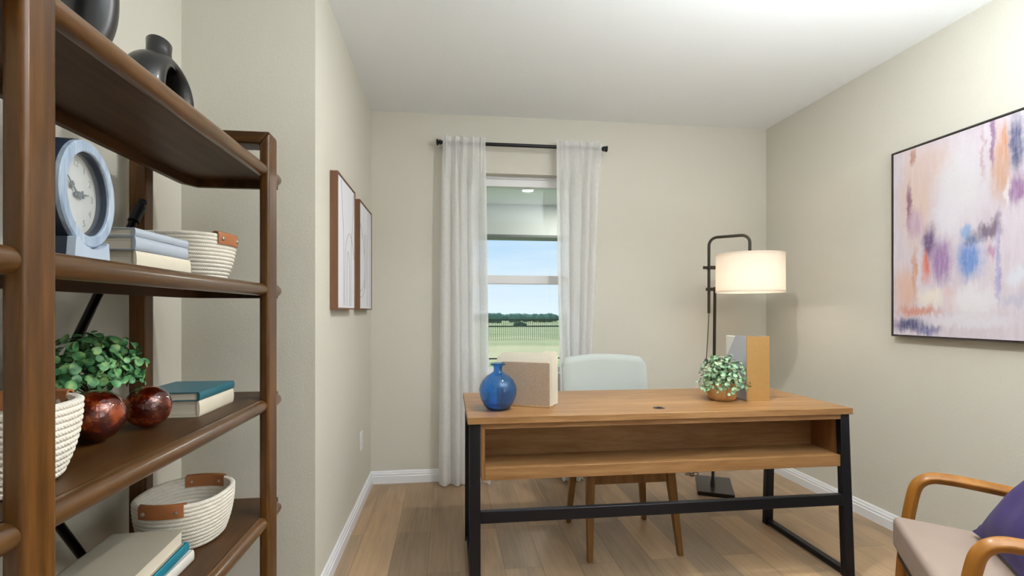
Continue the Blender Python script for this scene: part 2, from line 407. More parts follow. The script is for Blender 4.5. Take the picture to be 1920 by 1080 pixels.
# distant tree line
random.seed(3)
tl = MB()
for k in range(420):
    x = -330+k*1.8+random.uniform(-2, 2); y = 395+random.uniform(-14, 14); r = random.uniform(2.2, 3.5)
    hh = random.uniform(.8, 1.15)
    n_ = 9; rs = []
    for a_ in range(1, 6):
        a = pi*a_/6
        rs.append([(x+r*sin(a)*cos(2*pi*t/n_)*random.uniform(.8, 1.2), y+r*sin(a)*sin(2*pi*t/n_)*random.uniform(.8, 1.2), -7.6+3.4-r*hh*cos(a)*1.15+random.uniform(-.4, .4)) for t in range(n_)])
    tl.rings(rs)
o = tl.obj('tree_line', plain('distant_foliage', (92, 134, 112), .95, var=.3), angle=80)
o['kind'] = 'stuff'; tag(o, 'hazy green line of trees along the horizon beyond the fence', 'trees')
for k, (x, y, r, lb) in enumerate([(42.5, 110, 3.0, 'dark green bush in the meadow below the tree line, right in the window view'), (27, 190, 2.6, 'small round bush far out in the meadow, left in the window view')]):
    b = MB(); random.seed(20+k)
    zg = -2.6 if y < 150 else -4.6
    for j in range(9):
        b.sphere((x+random.uniform(-r, r)*.9, y+random.uniform(-1, 1), zg+.5+random.uniform(0, r*.25)), r*random.uniform(.28, .42), 10)
    tag(b.obj('bush', plain('bush_leaves', (62, 104, 74), .95, var=.3)), lb, 'bush')
# metal fence
FY, FT = 12.2, 1.0
fm = plain('fence_metal', (46, 56, 52), .5, .3)
fe = thing('metal_fence', 'thin black metal picket fence at the edge of the lawn outside the window', 'fence', (2.2, FY, -.15))
for z in (FT, FT-.155, .07): MB().box((-.6, FY-.014, z-.03), (5.4, FY+.014, z)).obj('rail', fm, fe, smooth=False)
for x in (-.55, 2.86, 5.3): MB().box((x-.026, FY-.026, -.15), (x+.026, FY+.026, FT+.05)).box((x-.034, FY-.034, FT+.05), (x+.034, FY+.034, FT+.07)).obj('post', fm, fe, smooth=False)
pk = None
for k in range(58):
    x = -.45+k*.1005
    if pk is None: pk = MB().box((x-.008, FY-.008, -.08), (x+.008, FY+.008, FT-.01)).obj('picket', fm, fe, smooth=False); x0 = x
    else:
        c = pk.copy(); COL.objects.link(c); c.parent = fe; c.location.x = x-x0

# ------------------------------------------------------------------ outlet
ox, oy, oz = XL, 3.225, .405
t = thing('wall_outlet', 'white duplex power outlet low on the left wall below the line pictures', 'outlet', (ox, oy, oz))
MB().box((ox+.0004, oy-.037, oz-.058), (ox+.006, oy+.037, oz+.058)).obj('cover_plate', TRIM, t, bevel=.003)
for dz in (-.02, .02):
    MB().box((ox+.006, oy-.016, oz+dz-.014), (ox+.0075, oy+.016, oz+dz+.014)).obj('socket', VINYL, t, bevel=.001)
oy2, oz2 = 3.64, .405
ox2 = 1.64
t = thing('wall_outlet', 'white power outlet on the far wall behind the desk and lamp base', 'outlet', (ox2, oy2, oz2))
MB().box((ox2-.037, oy2-.006, oz2-.058), (ox2+.037, oy2-.0004, oz2+.058)).obj('cover_plate', TRIM, t, bevel=.003)
for dz in (-.02, .02):
    MB().box((ox2-.016, oy2-.0075, oz2+dz-.014), (ox2+.016, oy2-.006, oz2+dz+.014)).obj('socket', VINYL, t, bevel=.001)

# ------------------------------------------------------------------ curtain rod and curtains
RZ, RY = 2.362, 3.55
t = thing('curtain_rod', 'black metal curtain rod with round end knobs above the window', 'curtain rod', (.53, RY, RZ))
MB().tube([(-.05, RY, RZ), (1.105, RY, RZ)], .0125, 16).obj('rod', ROD, t)
for x, sg in ((-.05, -1), (1.105, 1)):
    f = MB()
    f.rings([[(x+sg*d, RY+r*cos(a*pi/8), RZ+r*sin(a*pi/8)) for a in range(16)] for d, r in ((-.004, .014), (.002, .019), (.008, .019), (.010, .012), (.014, .012), (.017, .021), (.026, .022), (.030, .016), (.031, .004))])
    f.obj('finial', ROD, t)
for x in (-.028, 1.07):
    b = MB().box((x-.008, RY-.004, RZ-.022), (x+.008, YF-.0005, RZ-.013))
    b.box((x-.008, YF-.005, RZ-.075), (x+.008, YF-.0005, RZ+.02)).box((x-.006, RY-.016, RZ-.02), (x+.006, RY-.012, RZ)).tube([(x, RY-.014, RZ-.018), (x, RY-.014, RZ-.07)], .003, 6)
    b.obj('bracket', ROD, t)
def curtain(label, x0, x1, xb0, xb1, seed, inner):
    rnd = random.Random(seed); nx, nz = 170, 90
    m = MB(); G = []
    folds = [(rnd.uniform(.8, 1.2), rnd.uniform(0, 6.28)) for _ in range(4)]
    pleats = [.07+.86*k/4+rnd.uniform(-.03, .03) for k in range(5)]
    for j in range(nz+1):
        t_ = j/nz; z = 2.398-(2.398-.012)*t_; row = []
        e_ = min(1, t_/.16)
        a0 = x0+(xb0-x0)*t_**1.3; a1 = x1+(xb1-x1)*t_**1.3
        for k in range(nx+1):
            s_ = k/nx
            # header: flat with pinched pleats; below: soft vertical folds
            hd = sum(math.exp(-((s_-p)/.022)**2) for p in pleats)*.020
            ph = 2*pi*4.4*s_+folds[0][1]+.9*sin(2*pi*s_*1.3+folds[1][1])+.5*t_*sin(3*s_+folds[2][1])
            bd = .029*sin(ph)+.008*sin(1.7*ph+folds[3][1])*(.5+.5*t_)
            amp = (.75+.9*t_)
            y = RY-.012+(-hd*(1-e_*.9))-.014*(1-e_)+bd*amp*(.25+.75*e_)
            x = a0+(a1-a0)*s_+.012*cos(ph)*e_*amp
            if t_ > .93: x += .006*sin(ph*2)*((t_-.93)/.07)
            row.append(m.b.verts.new((x, min(y, YF-.03), z+.004*sin(ph*.5))))
        G.append(row)
    for a, b in zip(G, G[1:]):
        for k in range(nx): m.b.faces.new((a[k], a[k+1], b[k+1], b[k]))
    o = m.obj('curtain', SHEER, angle=180)
    return tag(o, label, 'curtain')
curtain('sheer white linen curtain hanging left of the window, beside the desk end', -.035, .256, -.045, .282, 11, 1)
curtain('sheer white linen curtain hanging right of the window, behind the grey desk chair', .757, 1.088, .80, .965, 5, 0)

# ------------------------------------------------------------------ bookshelf
SX = -.58                                   # front face of the posts
PY0, PY1 = .782, .845; QY0, QY1 = 1.752, 1.835
RAILX, RR = -.605, .0205
LEV = [1.662, 1.27, .888, .505, .125]
SURF = [z+.0215 for z in LEV]
bs = thing('bookshelf', 'open walnut bookshelf with rounded front rails and black cross braces against the alcove wall', 'bookshelf', (-.78, 1.3, 0))
TOPZ = 1.787
for y0, y1 in ((PY0, PY1), (QY0, QY1)):
    # mitred end frame: front post, back post, top rail, bottom rail
    MB().hexa([(SX-.031, y0, 0), (SX, y0, 0), (SX, y1, 0), (SX-.031, y1, 0)], [(SX-.031, y0, TOPZ-.0405), (SX, y0, TOPZ), (SX, y1, TOPZ), (SX-.031, y1, TOPZ-.0405)]).obj('post', WAL_Z, bs, bevel=.009, seg=4)
    bx0, bx1 = -1.003, -.952; ym = y0+.045
    MB().hexa([(bx0, y0, 0), (bx1, y0, 0), (bx1, ym, 0), (bx0, ym, 0)], [(bx0, y0, TOPZ), (bx1, y0, TOPZ-.0405), (bx1, ym, TOPZ-.0405), (bx0, ym, TOPZ)]).obj('post', WAL_Z, bs, bevel=.005, seg=3)
    MB().hexa([(bx0, y0, TOPZ-.0005), (SX, y0, TOPZ-.0005), (SX, y1, TOPZ-.0005), (bx0, y1, TOPZ-.0005)][::-1], [(bx1, y0, TOPZ-.041), (SX-.031, y0, TOPZ-.041), (SX-.031, y1, TOPZ-.041), (bx1, y1, TOPZ-.041)][::-1]).obj('top_rail', WAL_X, bs, bevel=.006, seg=3)
    MB().box((bx1, y0+.01, .03), (SX-.031, y1-.01, .06)).obj('bottom_rail', WAL_X, bs, bevel=.004)
SY0, SY1 = .68, 1.94
for zr, zs in zip(LEV, SURF):
    poly = [(-.611, SY0), (-.611, SY1), (-.8825, SY1), (-.914, SY1-.06), (-.914, SY0+.06), (-.8825, SY0)]
    sh = MB(); sh.prism(poly, zs-.018, zs)
    ins = [(-.611, SY0+.018), (-.611, SY1-.018), (-.874, SY1-.018), (-.896, SY1-.068), (-.896, SY0+.068), (-.874, SY0+.018)]
    for k in (1, 2, 3, 4, 5):
        a, b = poly[k], poly[(k+1) % 6]; c, d = ins[(k+1) % 6], ins[k]
        sh.hexa([(*a, zs-.046), (*b, zs-.046), (*c, zs-.046), (*d, zs-.046)], [(*a, zs-.017), (*b, zs-.017), (*c, zs-.017), (*d, zs-.017)])
    so_ = sh.obj('shelf', WAL_Y, bs, smooth=False)
    pr = [(SY0+.03-.004, .006), (SY0+.032, .014), (SY0+.04, .0185), (SY0+.055, RR), (SY1-.055, RR), (SY1-.04, .0185), (SY1-.032, .014), (SY1-.026, .006)]
    MB().tube([(RAILX, y, zr) for y, r in pr], [r for y, r in pr], 28).obj('front_rail', WAL_R, so_, angle=60)
    for y0 in (PY0, QY0):                   # dowels that carry the shelf on the back posts
        MB().tube([(-.953, y0+.022, zr+.004), (-.91, y0+.022, zr+.004)], .008, 12).obj('dowel', BLACK, so_)
bxx = -.975
for (ya, za), (yb, zb) in (((QY0+.004, 1.545), (PY1+.0, .235)), ((PY1+.0, 1.50), (QY0+.004, .20))):
    p, q_ = Vector((bxx+(.012 if za > 1.52 else -.012), ya, za)), Vector((bxx+(.012 if za > 1.52 else -.012), yb, zb)); d = (q_-p).normalized()
    br = MB().tube([p+d*.05, q_-d*.05], .0115, 16).obj('brace', BRACE, bs)
    for a_, s_ in ((p, 1), (q_, -1)):
        MB().tube([a_+d*s_*.025, a_+d*s_*.085], .0155, 16).obj('collar', BLACK, br)
        MB().tube([a_+d*s_*.004, a_+d*s_*.03], .009, 12).sphere(tuple(a_), .013, 14).obj('pivot', BLACK, br)

# ------------------------------------------------------------------ rope basket
def basket(label, c, a, b, h, z0, handle_axis='Y', hl=.115, lean=0, coils=12, name='rope_basket', flare=.82, group='rope baskets on the bookshelf', rot=0):
    """c = centre (x, y); a, b = rim half widths along X and Y; h = height."""
    t = thing(name, label, 'basket', (c[0], c[1], z0), group)
    RM = Matrix.Translation((c[0], c[1], 0)) @ Matrix.Rotation(radians(rot), 4, 'Z') @ Matrix.Translation((-c[0], -c[1], 0))
    n = 72; m = MB(); rs = []
    def ring(f, z, th=0):
        return [(c[0]+(a*f-th)*math.copysign(abs(cos(2*pi*k/n))**.86, cos(2*pi*k/n)), c[1]+(b*f-th)*math.copysign(abs(sin(2*pi*k/n))**.86, sin(2*pi*k/n)), z+lean*abs(sin(2*pi*k/n))**3) for k in range(n)]
    prof = []
    st = 6
    for j in range(coils):
        for q_ in range(st):
            u = (j+q_/st)/coils; bulge = .0032*abs(sin(pi*q_/st))**.6
            f = flare+(1-flare)*(1-(1-u)**2.2) if u < 1 else 1
            prof.append((f, z0+h*u*.985+.002, bulge))
    rs.append(ring(flare*.6, z0+.001)); rs.append(ring(flare*.9, z0+.001))
    for f, z, bl in prof: rs.append(ring(f, z, -bl))
    rs.append(ring(1, z0+h*.995)); rs.append(ring(1, z0+h+.001, .004)); rs.append(ring(1, z0+h*.99, .009))
    for f, z, bl in prof[::-1]:
        if z > z0+.012: rs.append(ring(f, z, .009+bl*.7))
    rs.append(ring(flare*.8, z0+.009)); rs.append(ring(flare*.3, z0+.009))
    m.rings(rs).mat(RM).obj('bowl', ROPE, t, angle=75)
    for sg in (-1, 1):                      # leather strap folded over each end of the rim
        s = MB(); w = hl/2; rr = []
        out = b if handle_axis == 'Y' else a
        def pt(u, off, z):                  # u along the strap, off outward
            other = a if handle_axis == 'Y' else b
            k = (1-min(.98, abs(u/other))**(2/.86))**(.86/2)
            r_ = out*k+off
            return (c[0]+u, c[1]+sg*r_, z) if handle_axis == 'Y' else (c[0]+sg*r_, c[1]+u, z)
        zt = z0+h
        for k in range(13):
            u = -w+2*w*k/12
            rr.append([pt(u, o_, zt+z_+lean*.9) for o_, z_ in ((.006, -.030), (.0075, -.005), (.005, .005), (-.004, .008), (-.013, .005), (-.0155, -.005), (-.0155, -.030), (-.0125, -.030), (-.0125, -.005), (-.010, .002), (-.004, .0045), (.002, .002), (.0042, -.005), (.0035, -.030))])
        ho = s.rings(rr).mat(RM).obj('handle', LEATHER, t, bevel=.0006)
        for u in (-w*.72, w*.72):
            px, py, pz = pt(u, .0075, zt-.014+lean*.9)
            dirv = Vector((0, sg, 0)) if handle_axis == 'Y' else Vector((sg, 0, 0))
            MB().tube([Vector((px, py, pz))-dirv*.003, Vector((px, py, pz))+dirv*.001, Vector((px, py, pz))+dirv*.0025], [.0055, .0055, .003], 14).mat(RM).obj('rivet', RIVET, ho)
            px, py, pz = pt(u, -.0155, zt-.014+lean*.9)
            MB().tube([Vector((px, py, pz))+dirv*.002, Vector((px, py, pz))-dirv*.0012], [.005, .004], 12).mat(RM).obj('rivet', RIVET, ho)
    return t
basket('oval white rope basket with tan leather handles on the lower shelf, behind stacked books', (-.775, 1.632), .118, .142, .138, SURF[3]+.0005, flare=.80)
basket('white rope basket beside the grey books, its riveted tan handle facing the room', (-.785, 1.635), .140, .112, .132, SURF[1]+.0005, 'X', hl=.10, flare=.8, rot=-8)
basket('white rope basket half hidden by the nearest post, left of the red glass balls', (-.765, .925), .125, .15, .135, SURF[2]+.0005, flare=.8)

# ------------------------------------------------------------------ books
def book(label, c, ln, wd, th, z0, rot, cover, spine_side=1, pages=PAGES, group=None, hard=True, spine_round=True, name='book'):
    """ln along local y, wd along local x; the spine is on +x when spine_side = 1, else -x."""
    t = thing(name, label, 'book', (c[0], c[1], z0), group)
    M = Matrix.Translation((c[0], c[1], z0)) @ Matrix.Rotation(radians(rot), 4, 'Z')
    w, l = wd/2, ln/2; ct = .0028 if hard else .0012; sp = spine_side
    cv = MB()
    cv.box((-w, -l, 0), (w, l, ct), M).box((-w, -l, th-ct), (w, l, th), M)
    xs = w*sp; n = 6; out = [];
    prof = [(xs-sp*.002, 0)]
    for k in range(n+1):
        a = -pi/2+pi*k/n
        prof.append((xs+sp*(.004*cos(a) if spine_round else 0), th/2+th/2*sin(a)))
    prof.append((xs-sp*.002, th))
    prof.append((xs-sp*.004, th-ct)); prof.append((xs-sp*.004, ct))
    rs = [[M @ Vector((x, y, z)) for x, z in prof] for y in (-l, l)]
    cv.rings(rs)
    cv.obj('cover', cover, t, angle=30)
    iw = .003
    MB().box((-w+(iw if sp > 0 else .004), -l+iw, ct), (w-(.004 if sp > 0 else iw), l-iw, th-ct), M).obj('page_block', pages, t, smooth=False)
    return t
TEALC = plain('teal_book_cloth', (38, 98, 112), .42, bump=.1, var=.06)
AQUAC = plain('bright_teal_cover', (22, 118, 138), .4, var=.05)
GREYC = plain('silver_grey_cover', (166, 174, 186), .32, bump=.05, var=.05)
BEIGEC = plain('greige_cover', (158, 150, 134), .55, bump=.1, var=.04)
CREAMC = plain('cream_cover', (216, 206, 186), .6, bump=.1, var=.04)
TANC = plain('brown_tan_cover', (140, 98, 48), .5, bump=.1, var=.06)
WHITEC = plain('white_cover', (222, 218, 210), .5, var=.03)
z = SURF[1]+.0003
book('thick cream paper book with a tan end, bottom of the stack beside the clock', (-.775, 1.365), .235, .155, .045, z, -1, CREAMC, group='books beside the clock')
book('silver grey hardback in the middle of the stack beside the clock', (-.775, 1.355), .232, .155, .031, z+.0453, 0, GREYC, group='books beside the clock')
book('thin silver grey hardback on top of the stack beside the clock', (-.775, 1.362), .225, .150, .020, z+.0766, -1.5, GREYC, group='books beside the clock')
z = SURF[2]+.0003
book('thick cream paged book lying under the teal book on the middle shelf', (-.762, 1.607), .235, .165, .044, z, 1, CREAMC, group='books beside the red glass balls')
book('teal hardback lying on top of the cream book on the middle shelf', (-.762, 1.607), .240, .168, .024, z+.0443, 1, TEALC, group='books beside the red glass balls')
z = SURF[3]+.0003
book('cream book at the bottom of the lower shelf stack, before the basket', (-.762, 1.325), .29, .165, .030, z, 1, WHITEC, group='books on the lower shelf')
book('bright teal book in the middle of the stack on the lower shelf', (-.765, 1.312), .29, .165, .026, z+.0303, 3, AQUAC, group='books on the lower shelf')
book('large greige hardback on top of the stack on the lower shelf', (-.768, 1.292), .30, .168, .040, z+.0566, 4, BEIGEC, spine_side=-1, group='books on the lower shelf')

# ------------------------------------------------------------------ glass balls
def ball(label, x, y, r):
    t = thing('glass_ball', label, 'glass ball', (x, y, SURF[2]), 'red glass balls on the middle shelf')
    prof = [(.0005, .0)]+[(r*.97*sin(a)*(1.0), r-r*cos(a)*(.93 if a > pi/2 else 1)) for a in [pi*k/22 for k in range(2, 21)]]+[(.010, 2*r*.955), (.006, 2*r*.945)]
    MB().lathe(prof, (x, y, SURF[2]+.0006), 40, cap=True).obj('globe', AMBER, t, angle=70)
    return t
ball('crackled amber red glass ball resting beside the teal book', -.742, 1.375, .0535)
ball('larger crackled red glass ball between the rope basket and the smaller ball', -.775, 1.235, .060)

# ------------------------------------------------------------------ leafy plants
def foliage(c, rad, n, size, seed, zmin=-.35, droop=0, clear=lambda p: False):
    rnd = random.Random(seed); m = MB(); st = MB()
    for k in range(n):
        a = rnd.uniform(0, 2*pi); u = rnd.uniform(zmin, 1); rr = sqrt(max(0, 1-u*u)) if u > 0 else 1
        q_ = rnd.uniform(.3, 1.0)**.6*rnd.uniform(.92, 1.12)
        p = Vector((c[0]+rad[0]*rr*cos(a)*q_, c[1]+rad[1]*rr*sin(a)*q_, c[2]+rad[2]*u*q_-droop*q_*q_*(1-max(0, u))))
        if clear(p): continue
        nrm = (Vector((cos(a)*rr/rad[0], sin(a)*rr/rad[1], max(u, -.1)/rad[2]+3))).normalized()
        nrm = (nrm+Vector((rnd.gauss(0, .45), rnd.gauss(0, .45), rnd.gauss(0, .35)))).normalized()
        t1 = nrm.orthogonal().normalized(); t1 = Matrix.Rotation(rnd.uniform(0, 6.28), 3, nrm) @ t1; t2 = nrm.cross(t1)
        s_ = size*rnd.uniform(.65, 1.15)
        pts = []
        for j in range(9):
            b = 2*pi*j/9; rx, ry = s_*cos(b), s_*.86*sin(b)
            pts.append(m.b.verts.new(p+t1*rx+t2*ry+nrm*(.22*s_*(cos(b)**2))))
        cv = m.b.verts.new(p-nrm*s_*.12)
        for j in range(9): m.b.faces.new((pts[j], pts[(j+1) % 9], cv))
        if k % 7 == 0:
            b0 = Vector((c[0], c[1], c[2]-rad[2]*.75)); mid = (b0+p)/2+Vector((0, 0, .012))
            st.tube([b0, mid, p], .0011, 5)
    return m, st
t = thing('potted_plant', 'bushy green artificial plant behind the red glass balls on the middle shelf', 'plant', (-.835, 1.335, SURF[2]))
m, st = foliage((-.848, 1.345, SURF[2]+.150), (.078, .150, .090), 640, .0115, 4, -.55, clear=lambda p: (p-Vector((-.742, 1.375, SURF[2]+.054))).length < .068 or (p-Vector((-.775, 1.235, SURF[2]+.06))).length < .075)
o = m.obj('foliage', LEAF1, t, angle=180, normals=False); st.obj('stems', STEM, t)
MB().lathe([(.001, 0), (.042, 0), (.05, .02), (.056, .085), (.057, .088), (.05, .088), (.047, .07), (.001, .068)], (-.853, 1.325, SURF[2]+.0003), 32).obj('pot', plain('tan_ceramic', (176, 132, 86), .6), t)

# ------------------------------------------------------------------ round clock
t = thing('mantel_clock', 'round clock in a whitewashed blue wooden ring on a cradle foot, upper shelf', 'clock', (-.72, 1.085, SURF[1]))
cy_, cz_, xf = 1.079, SURF[1]+.133, -.672
def ringx(r, x, n=64, cy0=None): return [(x, cy_+r*cos(2*pi*k/n), cz_+r*sin(2*pi*k/n)) for k in range(n)]
RO, RI = .102, .080
MB().rings([ringx(RI, xf-.045), ringx(RI, xf-.002), ringx(RI+.002, xf), ringx(RO-.003, xf), ringx(RO, xf-.003), ringx(RO, xf-.075), ringx(RO-.006, xf-.078), ringx(RI, xf-.078)], cap=False, close=True).obj('ring_case', CLOCKW, t, angle=40)
DARKN = plain('dark_navy_lining', (34, 44, 60), .5)
MB().rings([ringx(RI-.0005, xf-.044), ringx(RI-.0005, xf-.006), ringx(RI-.003, xf-.006), ringx(RI-.003, xf-.044)], cap=False, close=True).obj('inner_lining', DARKN, t, angle=40)
MB().rings([ringx(RO+.0006, xf-.010), ringx(RO+.0012, xf-.012), ringx(RO+.0012, xf-.074), ringx(RO+.0006, xf-.076)], cap=False, close=True).obj('outer_band', DARKN, t, angle=40)
MB().rings([ringx(RI-.003, xf-.030), ringx(RI-.003, xf-.024)]).obj('dial', plain('clock_dial', (232, 236, 236), .5, var=.01), t)
gl = N('clock_glass'); tr_ = gl.n('BsdfTransparent'); g_ = gl.n('BsdfGlossy', i={1: .03}); GL = gl.surf(gl.n('MixShader', i={0: .16, 1: tr_.outputs[0], 2: g_.outputs[0]}).outputs[0])
MB().rings([ringx(RI-.003, xf-.012), ringx(RI-.003, xf-.011)]).obj('glass', GL, t)
def hand(ang, ln, w):
    M = Matrix.Translation((xf-.020, cy_, cz_)) @ Matrix.Rotation(ang, 4, 'X')
    h = MB().hexa([(-.0005, -w, -.012), (.0006, -w, -.012), (.0006, w, -.012), (-.0005, w, -.012)], [(-.0005, -w*.25, ln), (.0006, -w*.25, ln), (.0006, w*.25, ln), (-.0005, w*.25, ln)])
    h.box((-.0005, -w*2.2, ln*.35), (.0006, w*2.2, ln*.5)); return h.mat(M)
HG = plain('grey_clock_hand', (104, 122, 136), .4)
hand(radians(52), .058, .0028).obj('minute_hand', HG, t); hand(radians(-82), .040, .0034).obj('hour_hand', HG, t)
MB().tube([(xf-.0238, cy_, cz_), (xf-.017, cy_, cz_)], .006, 16).obj('hub', HG, t)
# numerals on the dial
NUMM = plain('pale_numeral_ink', (176, 188, 194), .6)
nb = bmesh.new()
for k in range(1, 13):
    cu = bpy.data.curves.new('numeral', 'FONT'); cu.body = str(k); cu.size = .019; cu.align_x = 'CENTER'; cu.align_y = 'CENTER'; cu.extrude = .0003
    oo = bpy.data.objects.new('numeral', cu); COL.objects.link(oo); bpy.context.view_layer.update()
    me = bpy.data.meshes.new_from_object(oo); bpy.data.objects.remove(oo)
    a = pi/2-2*pi*k/12; r = .060
    # seen from +x: local x of the text runs along +y
    M = Matrix(((0, 0, 1, xf-.0236), (1, 0, 0, cy_+r*cos(a)), (0, 1, 0, cz_+r*sin(a)), (0, 0, 0, 1)))
    me.transform(M); nb.from_mesh(me)
q_ = MB(); q_.b = nb; q_.obj('numerals', NUMM, t, smooth=False)
ft = MB(); prof = [(-.070, 0), (.066, 0), (.060, .044), (.052, .0465)]
for k in range(9):
    a = -pi/2+radians(29)-radians(58)*k/8
    prof.append(((RO+.0035)*cos(a), .133+(RO+.0035)*sin(a)))
prof += [(-.052, .0465), (-.064, .044)]
ft.rings([[(x, cy_+y, SURF[1]+.0003+z_) for y, z_ in prof] for x in (xf-.055, xf-.008)]).obj('cradle_foot', DARKN, t, smooth=False)
ft = MB(); ft.rings([[(x, cy_+y, SURF[1]+.0003+z_) for y, z_ in prof] for x in (xf-.0075, xf+.006)]).obj('foot_front', plain('pale_washed_wood', (178, 190, 206), .6, var=.08), t, smooth=False)

CR = Matrix.Translation((xf-.04, cy_, 0)) @ Matrix.Rotation(radians(9), 4, 'Z') @ Matrix.Translation((-xf+.04-.015, -cy_, 0))
for c_ in t.children_recursive: c_.data.transform(CR)
# ------------------------------------------------------------------ black ring vases
def ring_vase(label, c, hw, hh, hole, hoff, zoff, thick, neck, name='ring_vase'):
    z0 = SURF[0]+.0004; t = MB(); n, k_ = 64, 24; rs = []
    cy0, cz0 = c[1], z0+hh
    for a_ in range(n):
        a = 2*pi*a_/n
        O = Vector((0, hw*cos(a), hh*sin(a))); I = Vector((0, hoff+hole[0]*cos(a), zoff+hole[1]*sin(a)))
        if sin(a) < -.97: O.z = -hh*.985
        m_ = (O+I)/2; r = (O-I).length/2; d = (O-I).normalized()
        th = thick*(.75+.5*min(1, r/.045))
        rs.append([(c[0]+th*sin(2*pi*j/k_), cy0+m_.y+d.y*r*cos(2*pi*j/k_), cz0+m_.z+d.z*r*cos(2*pi*j/k_)) for j in range(k_)])
    t.rings(rs, close=True)
    ny, nw, nh, tilt = neck
    nk = MB(); R = []
    for f, z_ in ((1.35, -.034), (1.18, -.016), (1.04, -.004), (.97, .012), (1.0, nh), (.94, nh+.002), (.84, nh), (.8, .01), (.8, -.01)):
        R.append([(c[0]+nw*f*.92*cos(2*pi*j/32), cy0+ny+nw*f*sin(2*pi*j/32)+z_*tilt*.3, cz0+hh*.97+z_+tilt*(-sin(2*pi*j/32))*nw*(1 if z_ > .015 else .3)) for j in range(32)])
    t.rings(R)
    o = t.obj(name, MATTEB, angle=75)
    return tag(o, label, 'vase', 'black ring vases on the top shelf')
ring_vase('smaller black ceramic ring vase with short neck at the far end of the top shelf', (-.775, 1.490), .122, .104, (.048, .070), .016, -.006, .040, (-.004, .032, .034, .25))
ring_vase('tall black ceramic ring vase at the near end of the top shelf', (-.76, 1.080), .150, .185, (.058, .100), .0, -.010, .048, (0, .040, .06, .2))

# ------------------------------------------------------------------ desk
dk = thing('writing_desk', 'wide honey wood writing desk with open front cubby on black metal legs', 'desk', (.95, 2.42, 0))
DX0, DX1, DY0, DY1, DZ = .08, 1.822, 2.103, 2.752, .76
# worktop with a round cable hole
top = MB().box((DX0, DY0, DZ-.028), (DX1, DY1, DZ)).obj('desk_top', DESKW, dk, bevel=.0015)
gx, gy = .95, 2.215
gr = MB().lathe([(.014, .0012), (.022, .0016), (.026, .001), (.0265, 0)], (gx, gy, DZ+.0002), 32, cap=True)
gr.obj('grommet', plain('black_plastic', (18, 18, 20), .35), dk)
MB().lathe([(.006, .0022), (.012, .0022), (.0125, .0012)], (gx, gy-.004, DZ+.0002), 20, cap=True).obj('cable_slot', plain('deep_black_slot', (4, 4, 4), .9), dk)
bx0, bx1, by0, by1 = .137, 1.793, 2.118, 2.33
MB().box((bx0, by0, .494), (bx0+.015, by1, DZ-.029)).obj('side_panel', wood('honey_panel_wood', (112, 72, 36), (158, 112, 68), 'Z', .42), dk, bevel=.001)
MB().box((bx1-.015, by0, .494), (bx1, by1, DZ-.029)).obj('side_panel', bpy.data.materials['honey_panel_wood'], dk, bevel=.001)
MB().box((bx0+.0155, by0, DZ-.052), (bx1-.0155, by0+.02, DZ-.029)).obj('top_strip', DESKW, dk, bevel=.001)
MB().box((bx0+.0155, by0, .494), (bx1-.0155, by1-.014, .545)).obj('cubby_floor', DESKW, dk, bevel=.0015)
MB().box((bx0+.0155, by1-.0135, .494), (bx1-.0155, by1, DZ-.029)).obj('cubby_back', DESKW, dk, bevel=.001)
for x0 in (.088, 1.771):                     # welded steel side frames
    x1 = x0+.045
    fl = MB().hexa([(x0, 2.083, 0), (x1, 2.083, 0), (x1, 2.117, 0), (x0, 2.117, 0)], [(x0, 2.118, DZ-.0285), (x1, 2.118, DZ-.0285), (x1, 2.150, DZ-.0285), (x0, 2.150, DZ-.0285)])
    fl.obj('leg', BLACK, dk, bevel=.003)
    MB().hexa([(x0, 2.668, 0), (x1, 2.668, 0), (x1, 2.702, 0), (x0, 2.702, 0)], [(x0, 2.640, DZ-.0285), (x1, 2.640, DZ-.0285), (x1, 2.672, DZ-.0285), (x0, 2.672, DZ-.0285)]).obj('leg', BLACK, dk, bevel=.003)
    MB().box((x0+.006, 2.114, .006), (x1-.006, 2.67, .030)).obj('foot_bar', BLACK, dk, bevel=.002)
    MB().box((x0+.006, 2.148, DZ-.052), (x1-.006, 2.645, DZ-.0285)).obj('top_bar', BLACK, dk, bevel=.002)
MB().box((.133, 2.100, .322), (1.771, 2.128, .371)).obj('stretcher', BLACK, dk, bevel=.003)

# ------------------------------------------------------------------ items on the desk
z = DZ+.0003
t = thing('glass_vase', 'cobalt blue round glass bottle vase with flared lip on the left end of the desk', 'vase', (.222, 2.275, z))
prof = [(.0005, .002), (.044, 0), (.050, .004), (.062, .018), (.076, .044), (.0835, .072), (.0845, .090), (.080, .110), (.068, .132), (.050, .150), (.032, .161), (.0215, .168), (.0195, .175), (.0195, .187), (.022, .193), (.030, .197), (.035, .200), (.036, .204), (.034, .206)]
inner = [(max(.0005, r-.0042), zz+(.006 if zz < .01 else 0)) for r, zz in prof[:-3]][::-1]
v = MB().lathe(prof+[(.030, .2035)]+inner, (.222, 2.275, z), 56); v.obj('bottle', BLUEG, t, angle=80)

# file holder with cream folders
fo = (.455, 2.268)
M = frame_matrix((fo[0], fo[1], z), (-.9, .43))          # x runs left along the front panel, y away from the panel front
